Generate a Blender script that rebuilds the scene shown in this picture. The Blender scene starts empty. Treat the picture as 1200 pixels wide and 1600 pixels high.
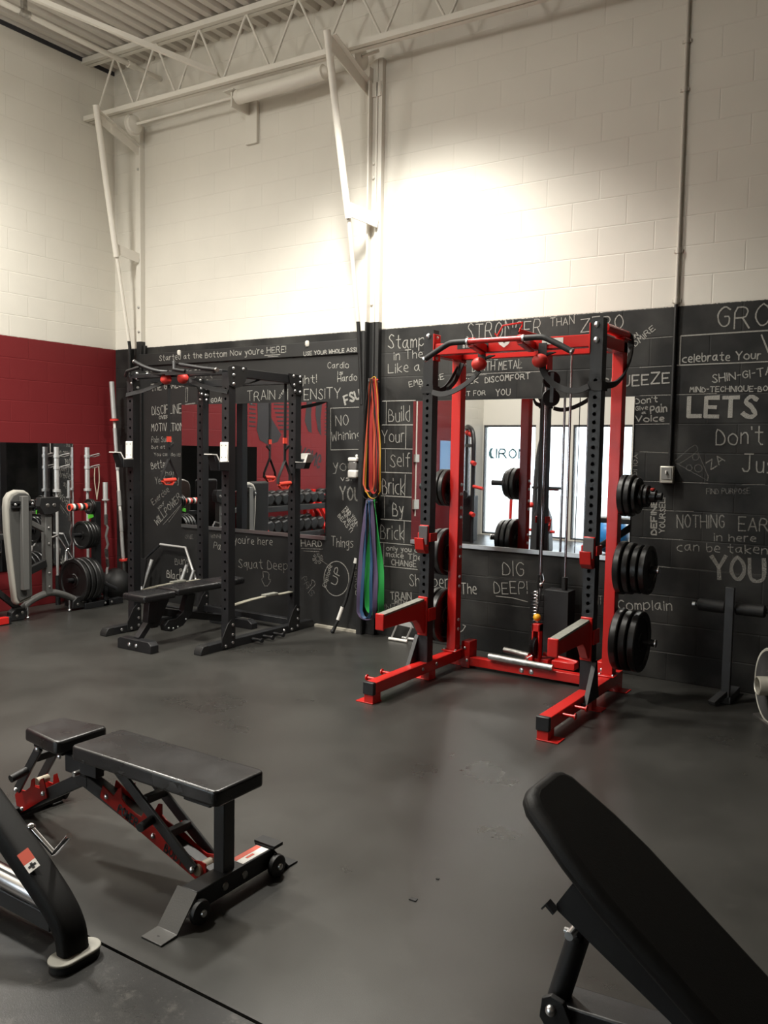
import bpy, bmesh, math, random
from mathutils import Vector, Matrix

# ------------------------------------------------------------------ camera, world, lights, exposure
SC = bpy.context.scene
COL = SC.collection
SC.view_settings.view_transform = 'Standard'
SC.view_settings.look = 'None'
SC.view_settings.gamma = 1.0
SC.view_settings.use_curve_mapping = False
SC.view_settings.exposure = 0.0
SC.cycles.use_denoising = True
SC.cycles.max_bounces = 8
SC.cycles.diffuse_bounces = 5
SC.cycles.glossy_bounces = 5
SC.cycles.transmission_bounces = 6
SC.cycles.sample_clamp_indirect = 6.0
SC.cycles.caustics_reflective = False
SC.cycles.caustics_refractive = False

F_PX = 1325.73
YAW, PITCH, ROLL = -0.58136871, 0.0725694196, 0.0161577909
CAM = Vector((7.51204831, -6.11825865, 1.61105152))
fw = Vector((math.sin(YAW) * math.cos(PITCH), math.cos(YAW) * math.cos(PITCH), -math.sin(PITCH)))
r0 = Vector((math.cos(YAW), -math.sin(YAW), 0))
u0 = r0.cross(fw)
rt = r0 * math.cos(ROLL) + u0 * math.sin(ROLL)
up = -r0 * math.sin(ROLL) + u0 * math.cos(ROLL)
cd = bpy.data.cameras.new('camera')
cd.sensor_fit = 'VERTICAL'
cd.sensor_height = 24.0
cd.lens = 24.0 * F_PX / 1600.0
cd.clip_start = 0.05
cam = bpy.data.objects.new('camera', cd)
COL.objects.link(cam)
M3 = Matrix((rt, up, -fw)).transposed()
cam.matrix_world = Matrix.Translation(CAM) @ M3.to_4x4()
SC.camera = cam

W = bpy.data.worlds.new('sky')
SC.world = W
W.use_nodes = True
W.node_tree.nodes['Background'].inputs[0].default_value = (0.86, 0.93, 1.0, 1)
W.node_tree.nodes['Background'].inputs[1].default_value = 4.0

def spot(name, loc, power, size=2.3, blend=0.5, rad=0.12, color=(1.0, 0.96, 0.875), rot=(0, 0, 0)):
    ld = bpy.data.lights.new(name, 'SPOT')
    ld.energy = power; ld.spot_size = size; ld.spot_blend = blend; ld.shadow_soft_size = rad; ld.color = color
    o = bpy.data.objects.new(name, ld); o.location = loc; o.rotation_euler = rot; COL.objects.link(o)
    return o

# high bay lamps hanging above the frame: (x, y, z, watts)
LAMPS = [(3.9, -1.4, 4.9, 710, 2.15, .7), (1.4, -3.0, 4.8, 800, 3.0, 1.0), (3.5, -4.3, 4.8, 640, 2.5, 1.0), (1.2, -6.6, 4.8, 500, 2.9, 1.0)]
for (lx, ly, lz, pw, sz, bl) in LAMPS:
    spot('high_bay_light', (lx, ly, lz), pw, size=sz, blend=bl, rad=.2)
# added point fill near two lamps, brightening the roof and the upper walls
for lx, ly, pw in ((3.6, -4.2, 128), (1.4, -3.0, 45)):
    ld = bpy.data.lights.new('high_bay_fill', 'POINT'); ld.energy = pw; ld.shadow_soft_size = .25; ld.color = (1.0, .96, .875)
    o = bpy.data.objects.new('high_bay_fill', ld); o.location = (lx, ly, 4.8); COL.objects.link(o)

# ------------------------------------------------------------------ helpers
def V(*a): return Vector(a)

class MB:
    def __init__(self): self.v = []; self.f = []
    def add(self, vs, fs):
        n = len(self.v); self.v += [Vector(x) for x in vs]; self.f += [tuple(i + n for i in f) for f in fs]; return self
    def box(self, lo, hi):
        (a, b, c), (d, e, f) = lo, hi
        return self.add([(a,b,c),(d,b,c),(d,e,c),(a,e,c),(a,b,f),(d,b,f),(d,e,f),(a,e,f)],
                        [(0,3,2,1),(4,5,6,7),(0,1,5,4),(1,2,6,5),(2,3,7,6),(3,0,4,7)])
    def cbox(self, c, s):
        return self.box([c[i]-s[i]/2 for i in range(3)], [c[i]+s[i]/2 for i in range(3)])
    def beam(self, p0, p1, w, h, side=(0,0,1)):
        # rectangular bar from p0 to p1; h measured along the direction nearest to side, w across it
        p0, p1 = Vector(p0), Vector(p1); d = (p1-p0).normalized(); s = Vector(side)
        u = (s - d*s.dot(d)).normalized(); r = d.cross(u)
        vs = []
        for p in (p0, p1):
            for a, b in ((-1,-1),(1,-1),(1,1),(-1,1)): vs.append(p + r*(a*w/2) + u*(b*h/2))
        return self.add(vs, [(0,1,2,3),(7,6,5,4),(0,4,5,1),(1,5,6,2),(2,6,7,3),(3,7,4,0)])
    def cyl(self, p0, p1, r, n=16, r2=None, caps=True):
        p0, p1 = Vector(p0), Vector(p1); r2 = r if r2 is None else r2
        d = (p1-p0).normalized(); a = d.orthogonal().normalized(); b = d.cross(a); vs = []
        for p, q in ((p0, r), (p1, r2)):
            for i in range(n):
                t = 2*math.pi*i/n; vs.append(p + (a*math.cos(t)+b*math.sin(t))*q)
        fs = [(i, (i+1) % n, n+(i+1) % n, n+i) for i in range(n)]
        if caps: fs += [tuple(range(n-1, -1, -1)), tuple(range(n, 2*n))]
        return self.add(vs, fs)
    def tube(self, pts, r, n=10, closed=False, caps=True):
        pts = [Vector(p) for p in pts]; k = len(pts); vs = []; prev = None
        for i, p in enumerate(pts):
            if closed: d = (pts[(i+1) % k]-pts[i-1]).normalized()
            else: d = (pts[min(i+1, k-1)]-pts[max(i-1, 0)]).normalized()
            if prev is None: a = d.orthogonal().normalized()
            else: a = (prev - d*prev.dot(d)).normalized()
            prev = a; b = d.cross(a); q = r[i] if isinstance(r, (list, tuple)) else r
            for j in range(n):
                t = 2*math.pi*j/n; vs.append(p+(a*math.cos(t)+b*math.sin(t))*q)
        fs = []
        for i in range(k if closed else k-1):
            for j in range(n):
                i2 = (i+1) % k; fs.append((i*n+j, i*n+(j+1) % n, i2*n+(j+1) % n, i2*n+j))
        if caps and not closed: fs += [tuple(range(n-1, -1, -1)), tuple(range((k-1)*n, k*n))]
        return self.add(vs, fs)
    def sweep(self, pts, w, t, wdir, closed=False):
        # strap: rectangle w x t swept on pts, wide side along wdir (one vector or one per point)
        pts = [Vector(p) for p in pts]; k = len(pts); vs = []
        for i, p in enumerate(pts):
            if closed: d = (pts[(i+1) % k]-pts[i-1]).normalized()
            else: d = (pts[min(i+1, k-1)]-pts[max(i-1, 0)]).normalized()
            s = Vector(wdir[i]) if isinstance(wdir, list) else Vector(wdir)
            s = (s - d*s.dot(d)).normalized(); b = d.cross(s)
            for x, y in ((-1,-1),(1,-1),(1,1),(-1,1)): vs.append(p+s*(x*w/2)+b*(y*t/2))
        fs = []
        for i in range(k if closed else k-1):
            i2 = (i+1) % k
            for j in range(4): fs.append((i*4+j, i*4+(j+1) % 4, i2*4+(j+1) % 4, i2*4+j))
        if not closed: fs += [(3,2,1,0), tuple(range((k-1)*4, k*4))]
        return self.add(vs, fs)
    def prism(self, poly, axis, a0, a1):
        # polygon in the plane across axis ('x': (y,z), 'y': (x,z), 'z': (x,y)) pushed from a0 to a1
        def mk(p, a):
            return {'x': (a, p[0], p[1]), 'y': (p[0], a, p[1]), 'z': (p[0], p[1], a)}[axis]
        n = len(poly)
        return self.add([mk(p, a0) for p in poly]+[mk(p, a1) for p in poly],
                        [tuple(range(n-1, -1, -1)), tuple(range(n, 2*n))]+[(i, (i+1) % n, n+(i+1) % n, n+i) for i in range(n)])
    def lathe(self, prof, c, axis, n=40):
        # prof: (radius, distance along axis); closed off on the axis when radius is 0
        c = Vector(c); d = Vector(axis).normalized(); a = d.orthogonal().normalized(); b = d.cross(a); vs = []; fs = []
        k = len(prof)
        for r, h in prof:
            for j in range(n):
                t = 2*math.pi*j/n; vs.append(c+d*h+(a*math.cos(t)+b*math.sin(t))*max(r, 1e-4))
        for i in range(k-1):
            for j in range(n): fs.append((i*n+j, i*n+(j+1) % n, (i+1)*n+(j+1) % n, (i+1)*n+j))
        return self.add(vs, fs)
    def ball(self, c, r, n=20, m=12, s=(1,1,1)):
        c = Vector(c); vs = [c+V(0,0,-r*s[2])]
        for i in range(1, m):
            ph = -math.pi/2+math.pi*i/m
            for j in range(n):
                t = 2*math.pi*j/n; vs.append(c+V(r*s[0]*math.cos(ph)*math.cos(t), r*s[1]*math.cos(ph)*math.sin(t), r*s[2]*math.sin(ph)))
        vs.append(c+V(0,0,r*s[2])); fs = []
        for j in range(n): fs.append((0, 1+(j+1) % n, 1+j))
        for i in range(m-2):
            for j in range(n): fs.append((1+i*n+j, 1+i*n+(j+1) % n, 1+(i+1)*n+(j+1) % n, 1+(i+1)*n+j))
        e = len(vs)-1; o = 1+(m-2)*n
        for j in range(n): fs.append((e, o+j, o+(j+1) % n))
        return self.add(vs, fs)
    def perforated(self, x0, x1, y0, y1, z0, z1, hz0, pitch, count, r, both=True):
        # upright of square tube with round holes through its front (y0) and back (y1) face
        self.add([(x0,y0,z0),(x0,y1,z0),(x0,y1,z1),(x0,y0,z1)], [(0,3,2,1)])
        self.add([(x1,y0,z0),(x1,y1,z0),(x1,y1,z1),(x1,y0,z1)], [(0,1,2,3)])
        self.add([(x0,y0,z1),(x1,y0,z1),(x1,y1,z1),(x0,y1,z1)], [(0,1,2,3)])
        self.add([(x0,y0,z0),(x1,y0,z0),(x1,y1,z0),(x0,y1,z0)], [(3,2,1,0)])
        cx = (x0+x1)/2; N = 12; t = 0.005
        for y, s in ((y0, 1), (y1, -1)):
            lo = hz0-pitch/2; hi = lo+pitch*count
            self.add([(x0,y,z0),(x1,y,z0),(x1,y,lo),(x0,y,lo)], [(0,1,2,3)])
            self.add([(x0,y,hi),(x1,y,hi),(x1,y,z1),(x0,y,z1)], [(0,1,2,3)])
            if not both and s < 0:
                self.add([(x0,y,lo),(x1,y,lo),(x1,y,hi),(x0,y,hi)], [(0,1,2,3)]); continue
            for k in range(count):
                cz = hz0+pitch*k; vs = []; hw = (x1-x0)/2; hh = pitch/2
                for i in range(N):
                    a = 2*math.pi*(i+.5)/N; c, q = math.cos(a), math.sin(a)
                    m = min(hw/abs(c) if abs(c) > 1e-6 else 9, hh/abs(q) if abs(q) > 1e-6 else 9)
                    vs.append((cx+c*m, y, cz+q*m))
                for i in range(N):
                    a = 2*math.pi*(i+.5)/N; vs.append((cx+r*math.cos(a), y, cz+r*math.sin(a)))
                for i in range(N):
                    a = 2*math.pi*(i+.5)/N; vs.append((cx+r*math.cos(a), y+s*t, cz+r*math.sin(a)))
                fs = []
                for i in range(N):
                    j = (i+1) % N; fs += [(i, j, N+j, N+i), (N+i, N+j, 2*N+j, 2*N+i)]
                # corners of the cell
                o = len(vs); vs += [(cx+hw,y,cz+hh),(cx-hw,y,cz+hh),(cx-hw,y,cz-hh),(cx+hw,y,cz-hh)]
                for q in range(4):
                    best = sorted(range(N), key=lambda i: (vs[i][0]-vs[o+q][0])**2+(vs[i][2]-vs[o+q][2])**2)[:2]
                    fs.append((o+q, best[0], best[1]))
                self.add(vs, fs)
        return self

ORG = {}
def build(name, mb, mat, parent=None, origin=None, bevel=0.0, seg=2, smooth=38, label=None, recalc=True):
    if isinstance(mb, Parts):
        for q in mb: ob = build(name, q, mat, parent, origin, bevel, seg, smooth, label, recalc)
        return ob
    o = ORG.get(parent.name) if parent is not None else Vector(origin or (0,0,0))
    me = bpy.data.meshes.new(name)
    me.from_pydata([tuple(v-o) for v in mb.v], [], mb.f)
    if recalc:
        bm = bmesh.new(); bm.from_mesh(me)
        bmesh.ops.recalc_face_normals(bm, faces=bm.faces); bm.to_mesh(me); bm.free()
    me.materials.append(mat)
    me.polygons.foreach_set('use_smooth', [True]*len(me.polygons))
    me.set_sharp_from_angle(angle=math.radians(smooth))
    ob = bpy.data.objects.new(name, me); COL.objects.link(ob)
    if parent is not None: ob.parent = parent
    else: ob.location = o
    ORG[ob.name] = o
    if bevel > 0:
        md = ob.modifiers.new('bevel', 'BEVEL'); md.width = bevel; md.segments = seg; md.limit_method = 'ANGLE'; md.angle_limit = math.radians(40)
        md.harden_normals = False
    if label: ob['label'] = label
    return ob
def tag(o, label, cat, group=None):
    o['label'] = label; o['category'] = cat
    if group: o['group'] = group
    return o
def thing(name, loc, label, cat, group=None):
    o = bpy.data.objects.new(name, None); o.location = loc; o.empty_display_size = 0.1; COL.objects.link(o)
    ORG[o.name] = Vector(loc); return tag(o, label, cat, group)
def struct(name, mb, mat, label=None, **k):
    o = build(name, mb, mat, **k); o['kind'] = 'structure'
    if label: o['label'] = label
    return o
def dup(root, loc, rot=None, label=None):
    r = root.copy(); COL.objects.link(r); r.location = loc
    if rot is not None: r.rotation_euler = rot
    if label: r['label'] = label
    ORG[r.name] = Vector(loc)
    for c in list(root.children):
        d = c.copy(); COL.objects.link(d); d.parent = r
        for g in list(c.children):
            e = g.copy(); COL.objects.link(e); e.parent = d
    return r
def arc(c, r, a0, a1, n, plane='yz'):
    out = []
    for i in range(n+1):
        a = math.radians(a0+(a1-a0)*i/n); p, q = r*math.cos(a), r*math.sin(a)
        out.append({'yz': (c[0], c[1]+p, c[2]+q), 'xz': (c[0]+p, c[1], c[2]+q), 'xy': (c[0]+p, c[1]+q, c[2])}[plane])
    return out
def smooth_path(pts, n=8):
    # Catmull-Rom through the points
    P = [Vector(p) for p in pts]; P = [P[0]*2-P[1]]+P+[P[-1]*2-P[-2]]; out = []
    for i in range(1, len(P)-2):
        a, b, c, d = P[i-1:i+3]
        for k in range(n):
            t = k/n
            out.append(0.5*((2*b)+(c-a)*t+(2*a-5*b+4*c-d)*t*t+(3*b-a-3*c+d)*t**3))
    out.append(P[-2]); return out
class Parts(list): pass
def bolts(pts, axis, r=0.012, h=0.009):
    # one mesh builder per bolt: build() turns each into a part of its own
    return Parts(MB().lathe([(0,h),(r*.55,h*.9),(r*.9,h*.55),(r,0)], p, axis, 12) for p in pts)

# ------------------------------------------------------------------ materials
def mat(name, col, rough=0.5, metal=0.0, spec=0.5, bump=0.0, bscale=200.0, var=0.0, vscale=6.0, coat=0.0, rvar=0.0):
    m = bpy.data.materials.new(name); m.use_nodes = True; nt = m.node_tree; b = nt.nodes['Principled BSDF']
    b.inputs['Base Color'].default_value = (*col, 1); b.inputs['Roughness'].default_value = rough; b.inputs['Metallic'].default_value = metal
    b.inputs['Specular IOR Level'].default_value = spec
    b.inputs['Coat Weight'].default_value = coat; b.inputs['Coat Roughness'].default_value = 0.15
    tc = nt.nodes.new('ShaderNodeTexCoord')
    if var > 0 or rvar > 0:
        n = nt.nodes.new('ShaderNodeTexNoise'); n.inputs['Scale'].default_value = vscale; n.inputs['Detail'].default_value = 6
        nt.links.new(tc.outputs['Object'], n.inputs['Vector'])
        if var > 0:
            r = nt.nodes.new('ShaderNodeMapRange'); r.inputs[1].default_value = .3; r.inputs[2].default_value = .7
            r.inputs[3].default_value = 1-var; r.inputs[4].default_value = 1+var
            nt.links.new(n.outputs['Fac'], r.inputs[0])
            x = nt.nodes.new('ShaderNodeVectorMath'); x.operation = 'SCALE'; x.inputs[0].default_value = col
            nt.links.new(r.outputs[0], x.inputs['Scale']); nt.links.new(x.outputs[0], b.inputs['Base Color'])
        if rvar > 0:
            r = nt.nodes.new('ShaderNodeMapRange'); r.inputs[1].default_value = .3; r.inputs[2].default_value = .7
            r.inputs[3].default_value = max(.02, rough-rvar); r.inputs[4].default_value = min(1, rough+rvar)
            nt.links.new(n.outputs['Fac'], r.inputs[0]); nt.links.new(r.outputs[0], b.inputs['Roughness'])
    if bump > 0:
        n = nt.nodes.new('ShaderNodeTexNoise'); n.inputs['Scale'].default_value = bscale; n.inputs['Detail'].default_value = 3
        nt.links.new(tc.outputs['Object'], n.inputs['Vector'])
        bp = nt.nodes.new('ShaderNodeBump'); bp.inputs['Strength'].default_value = bump; bp.inputs['Distance'].default_value = .002
        nt.links.new(n.outputs['Fac'], bp.inputs['Height']); nt.links.new(bp.outputs[0], b.inputs['Normal'])
    return m

RED = mat('red_powder_coat', (0.60, 0.022, 0.018), .24, spec=.5, bump=.08, bscale=500)
BLACK = mat('black_powder_coat', (0.0115, 0.012, 0.0135), .42, bump=.15, bscale=500)
BLACKM = mat('matt_black_steel', (0.007, 0.007, 0.0075), .55, bump=.1, bscale=400)
CHROME = mat('chrome', (0.78, 0.78, 0.80), .16, 1.0)
ZINC = mat('zinc_bolt', (0.70, 0.70, 0.70), .28, 1.0)
STEEL = mat('worn_steel', (0.42, 0.41, 0.39), .38, 1.0, var=.25, vscale=30)
ROD = mat('guide_rod_steel', (0.62, 0.62, 0.64), .2, 1.0)
RUBBER = mat('black_rubber', (0.009, 0.009, 0.009), .55, bump=.2, bscale=300)
PLATE = mat('black_plate', (0.009, 0.009, 0.009), .36, bump=.1, bscale=250)
VINYL = mat('black_vinyl', (0.014, 0.014, 0.015), .30, bump=.25, bscale=260, rvar=.08)
VINYLD = mat('dull_black_vinyl', (0.005, 0.0048, 0.0045), .6, spec=.3, bump=.2, bscale=260)
SILVER = mat('bright_silver_finish', (0.60, 0.60, 0.59), .32, .45)
GREYP = mat('grey_textured_paint', (0.125, 0.125, 0.12), .45, bump=.3, bscale=500)
DGREY = mat('dark_grey_paint', (0.035, 0.036, 0.038), .4, bump=.3, bscale=420)
PIPING = mat('grey_upholstery_edge', (0.34, 0.33, 0.295), .7, bump=.2)
PADBACK = mat('grey_pad_back', (0.06, 0.06, 0.057), .75, bump=.2)
WHITEP = mat('white_plastic', (0.78, 0.77, 0.73), .45)
WHITEM = mat('white_painted_metal', (0.74, 0.71, 0.64), .5, bump=.15, bscale=120)
GRIP = mat('red_grip_rubber', (0.66, 0.045, 0.035), .5, bump=.2)
ORANGE = mat('orange_red_foam', (0.80, 0.075, 0.045), .6)
WEB = mat('black_webbing', (0.012, 0.012, 0.013), .7, bump=.5, bscale=600)
TAN = mat('beige_roller', (0.50, 0.44, 0.34), .5)
YELLOW = mat('yellow_plastic', (0.85, 0.42, 0.02), .4)
LIME = mat('green_plastic', (0.12, 0.62, 0.05), .4)
GREYF = mat('grey_plastic_liner', (0.10, 0.10, 0.105), .5)
WORNGREY = mat('grey_liner_strip', (0.22, 0.22, 0.19), .6, var=.3, vscale=40)
FOOTG = mat('grey_foot_steel', (0.075, 0.073, 0.068), .42, bump=.2)
STRAPG = mat('grey_safety_strap', (0.26, 0.25, 0.20), .8, var=.2, vscale=30)
DECALW = mat('white_decal', (0.82, 0.80, 0.76), .5)
DECALB = mat('black_decal', (0.008, 0.008, 0.008), .5)
STICK = mat('red_warning_sticker', (0.62, 0.10, 0.06), .5)
B_RED = mat('red_latex', (0.42, 0.035, 0.028), .55); B_YEL = mat('yellow_latex', (0.58, 0.32, 0.03), .55)
B_ORG = mat('orange_latex', (0.46, 0.075, 0.03), .55); B_GRN = mat('green_latex', (0.035, 0.42, 0.09), .55)
B_PUR = mat('purple_latex', (0.13, 0.10, 0.19), .55); B_BLU = mat('blue_latex', (0.03, 0.09, 0.20), .55); B_BLK = mat('black_latex', (.012,.012,.012), .5)
BALLB = mat('blue_vinyl', (0.03, 0.22, 0.55), .35)
MIRROR = mat('mirror_silvering', (0.88, 0.89, 0.90), .012, 1.0)
ALU = mat('aluminium_channel', (0.62, 0.62, 0.62), .3, 1.0)
GALV = mat('galvanised_box', (0.50, 0.48, 0.42), .45, .6)
DARKGAP = mat('dark_closure_strip', (0.03, 0.03, 0.035), .7)
MURAL = mat('black_mural_paint', (0.02, 0.018, 0.02), .6)
FRAMEB = mat('dark_window_frame', (0.05, 0.055, 0.06), .4)
CONCRETE = mat('pavement_concrete', (0.62, 0.61, 0.58), .8, var=.1)
SIGN = mat('teal_window_lettering', (0.05, 0.16, 0.19), .6)


def wall_mat(name, low, high, zs, axis, uoff, chalk=0.0, side=None):
    """painted block wall: two paints meeting at height zs, running bond joints as shallow grooves"""
    m = bpy.data.materials.new(name); m.use_nodes = True; nt = m.node_tree; L = nt.links; b = nt.nodes['Principled BSDF']
    g = nt.nodes.new('ShaderNodeNewGeometry'); sp = nt.nodes.new('ShaderNodeSeparateXYZ'); L.new(g.outputs['Position'], sp.inputs[0])
    def mth(op, a, c=None, cl=False):
        n = nt.nodes.new('ShaderNodeMath'); n.operation = op; n.use_clamp = cl
        for i, q in enumerate((a, c)):
            if q is None: continue
            if isinstance(q, (int, float)): n.inputs[i].default_value = q
            else: L.new(q, n.inputs[i])
        return n.outputs[0]
    u = sp.outputs[axis]; z = sp.outputs[2]
    cb = nt.nodes.new('ShaderNodeCombineXYZ'); L.new(mth('SUBTRACT', u, uoff), cb.inputs[0]); L.new(z, cb.inputs[1])
    # joints
    row = mth('FLOOR', mth('DIVIDE', z, .2032))
    odd = mth('MODULO', row, 2.0)
    uu = mth('DIVIDE', mth('SUBTRACT', mth('SUBTRACT', u, uoff-40.64), mth('MULTIPLY', odd, .2032)), .4064)
    fx = mth('FRACT', uu); fz = mth('FRACT', mth('DIVIDE', z, .2032))
    dx = mth('MULTIPLY', mth('MINIMUM', fx, mth('SUBTRACT', 1.0, fx)), .4064)
    dz = mth('MULTIPLY', mth('MINIMUM', fz, mth('SUBTRACT', 1.0, fz)), .2032)
    dmin = mth('MINIMUM', dx, dz)
    mr = nt.nodes.new('ShaderNodeMapRange'); mr.interpolation_type = 'SMOOTHSTEP'; mr.inputs[1].default_value = .0; mr.inputs[2].default_value = .007
    L.new(dmin, mr.inputs[0]); gro = mr.outputs[0]
    n1 = nt.nodes.new('ShaderNodeTexNoise'); n1.inputs['Scale'].default_value = 90; n1.inputs['Detail'].default_value = 5; L.new(g.outputs['Position'], n1.inputs['Vector'])
    n2 = nt.nodes.new('ShaderNodeTexNoise'); n2.inputs['Scale'].default_value = 2.3; n2.inputs['Detail'].default_value = 4; L.new(g.outputs['Position'], n2.inputs['Vector'])
    # paint split with a slightly wavering cut-in line
    edge = mth('ADD', zs, mth('MULTIPLY', mth('SUBTRACT', n1.outputs['Fac'], .5), .016))
    up = mth('GREATER_THAN', z, edge)
    def mix(fac, a, c):
        n = nt.nodes.new('ShaderNodeMix'); n.data_type = 'RGBA'
        if isinstance(fac, (int, float)): n.inputs[0].default_value = fac
        else: L.new(fac, n.inputs[0])
        for i, q in ((6, a), (7, c)):
            if isinstance(q, tuple): n.inputs[i].default_value = (*q, 1)
            else: L.new(q, n.inputs[i])
        return n.outputs[2]
    lowc = low
    if side is not None:   # another lower paint beyond x = side[0]
        lowc = mix(mth('LESS_THAN', u, side[0]), low, side[1])
    if chalk > 0:
        # chalk dust caught in the block texture and along the bed joints
        n3 = nt.nodes.new('ShaderNodeTexNoise'); n3.inputs['Scale'].default_value = 140; n3.inputs['Detail'].default_value = 6; n3.inputs['Roughness'].default_value = .8
        L.new(g.outputs['Position'], n3.inputs['Vector'])
        spk = nt.nodes.new('ShaderNodeMapRange'); spk.inputs[1].default_value = .62; spk.inputs[2].default_value = .78; spk.inputs[3].default_value = 0; spk.inputs[4].default_value = .35
        L.new(n3.outputs['Fac'], spk.inputs[0])
        cl = nt.nodes.new('ShaderNodeMapRange'); cl.inputs[1].default_value = .40; cl.inputs[2].default_value = .65
        L.new(n2.outputs['Fac'], cl.inputs[0])
        f = mth('ADD', mth('MULTIPLY', spk.outputs[0], mth('ADD', cl.outputs[0], .12)), mth('MULTIPLY', cl.outputs[0], .035))
        lowc = mix(mth('MULTIPLY', f, chalk, True), lowc, (.55, .54, .50))
    highc = mix(mth('MULTIPLY', mth('SUBTRACT', 1.0, gro), .06), high, tuple(c*.7 for c in high))
    hv = nt.nodes.new('ShaderNodeMapRange'); hv.inputs[1].default_value = .3; hv.inputs[2].default_value = .7; hv.inputs[3].default_value = .97; hv.inputs[4].default_value = 1.02
    L.new(n2.outputs['Fac'], hv.inputs[0])
    sc = nt.nodes.new('ShaderNodeVectorMath'); sc.operation = 'SCALE'; L.new(mix(up, lowc, highc), sc.inputs[0]); L.new(hv.outputs[0], sc.inputs['Scale'])
    L.new(sc.outputs[0], b.inputs['Base Color'])
    b.inputs['Roughness'].default_value = .55; b.inputs['Specular IOR Level'].default_value = .25
    h = mth('ADD', mth('MULTIPLY', gro, 1.0), mth('MULTIPLY', n1.outputs['Fac'], .18))
    bp = nt.nodes.new('ShaderNodeBump'); bp.inputs['Strength'].default_value = .38; bp.inputs['Distance'].default_value = .004
    L.new(h, bp.inputs['Height']); L.new(bp.outputs[0], b.inputs['Normal'])
    return m

CREAM = (0.74, 0.715, 0.65)
BLK = (0.0105, 0.0105, 0.0105)
WALLRED = (0.165, 0.016, 0.019)
M_BACK = wall_mat('painted_block_black_and_white', BLK, CREAM, 2.642, 0, 5.1191, chalk=1.5)
M_LEFT = wall_mat('painted_block_red_and_white', WALLRED, CREAM, 2.642, 1, -0.2289, side=(-7.62, CREAM))
PANEL = mat('black_chalk_panel', (0.010, 0.010, 0.0098), .6, bump=.1, bscale=60, var=.25, vscale=3)
CREAMP = mat('cream_white_paint', CREAM, .5, bump=.15, bscale=80)
DECK = mat('cream_painted_deck', (0.62, 0.59, 0.54), .5)

def floor_mat(name, base, scuff):
    m = bpy.data.materials.new(name); m.use_nodes = True; nt = m.node_tree; L = nt.links; b = nt.nodes['Principled BSDF']
    g = nt.nodes.new('ShaderNodeNewGeometry')
    def nz(s, d, r=.5):
        n = nt.nodes.new('ShaderNodeTexNoise'); n.inputs['Scale'].default_value = s; n.inputs['Detail'].default_value = d; n.inputs['Roughness'].default_value = r
        L.new(g.outputs['Position'], n.inputs['Vector']); return n.outputs['Fac']
    def mr(x, a, c, lo, hi):
        n = nt.nodes.new('ShaderNodeMapRange'); n.inputs[1].default_value = a; n.inputs[2].default_value = c; n.inputs[3].default_value = lo; n.inputs[4].default_value = hi
        L.new(x, n.inputs[0]); return n.outputs[0]
    big = nz(1.1, 6, .6); fine = nz(420, 2); sc = nz(9, 8, .75); grit = nz(60, 3, .7)
    x = nt.nodes.new('ShaderNodeMix'); x.data_type = 'RGBA'
    x.inputs[6].default_value = (*base, 1); x.inputs[7].default_value = (*[c*1.5+.006 for c in base], 1); L.new(mr(big, .35, .7, 0, 1), x.inputs[0])
    y = nt.nodes.new('ShaderNodeMix'); y.data_type = 'RGBA'; y.inputs[7].default_value = (.20, .19, .17, 1)
    L.new(x.outputs[2], y.inputs[6])
    mm = nt.nodes.new('ShaderNodeMath'); mm.operation = 'MULTIPLY'; L.new(mr(sc, .56, .80, 0, scuff), mm.inputs[0]); L.new(mr(grit, .35, .75, .2, 1.2), mm.inputs[1])
    L.new(mm.outputs[0], y.inputs[0]); out = y.outputs[2]
    if scuff > .5:   # pale specks ground into the worn mats
        w = nt.nodes.new('ShaderNodeMix'); w.data_type = 'RGBA'; w.inputs[7].default_value = (.42, .40, .35, 1); L.new(out, w.inputs[6])
        k = nt.nodes.new('ShaderNodeMath'); k.operation = 'MULTIPLY'; L.new(mr(nz(95, 4, .75), .66, .74, 0, .9), k.inputs[0]); L.new(mr(nz(3.5, 3), .42, .66, 0, 1), k.inputs[1])
        L.new(k.outputs[0], w.inputs[0]); out = w.outputs[2]
    L.new(out, b.inputs['Base Color'])
    L.new(mr(big, .3, .7, .25, .38), b.inputs['Roughness'])
    b.inputs['Specular IOR Level'].default_value = .5
    bp = nt.nodes.new('ShaderNodeBump'); bp.inputs['Strength'].default_value = .25; bp.inputs['Distance'].default_value = .0015
    L.new(fine, bp.inputs['Height']); L.new(bp.outputs[0], b.inputs['Normal'])
    return m
FLOORM = floor_mat('rolled_rubber_floor', (0.0285, 0.0278, 0.0252), .15)
FLOORM2 = floor_mat('worn_rubber_mat', (0.012, 0.0116, 0.0110), .85)

def chalk_mat(name, strength):
    m = bpy.data.materials.new(name); m.use_nodes = True; nt = m.node_tree; L = nt.links; b = nt.nodes['Principled BSDF']
    b.inputs['Base Color'].default_value = (.52, .51, .47, 1); b.inputs['Roughness'].default_value = .95; b.inputs['Specular IOR Level'].default_value = .1
    g = nt.nodes.new('ShaderNodeNewGeometry'); n = nt.nodes.new('ShaderNodeTexNoise'); n.inputs['Scale'].default_value = 260; n.inputs['Detail'].default_value = 4; n.inputs['Roughness'].default_value = .7
    L.new(g.outputs['Position'], n.inputs['Vector'])
    r = nt.nodes.new('ShaderNodeMapRange'); r.inputs[1].default_value = .38; r.inputs[2].default_value = .6; r.inputs[3].default_value = strength*.35; r.inputs[4].default_value = strength
    L.new(n.outputs['Fac'], r.inputs[0]); L.new(r.outputs[0], b.inputs['Alpha'])
    return m
CHALK = {1: chalk_mat('white_chalk', .84), 2: chalk_mat('rubbed_white_chalk', .5), 3: chalk_mat('faint_white_chalk', .22)}

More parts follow.
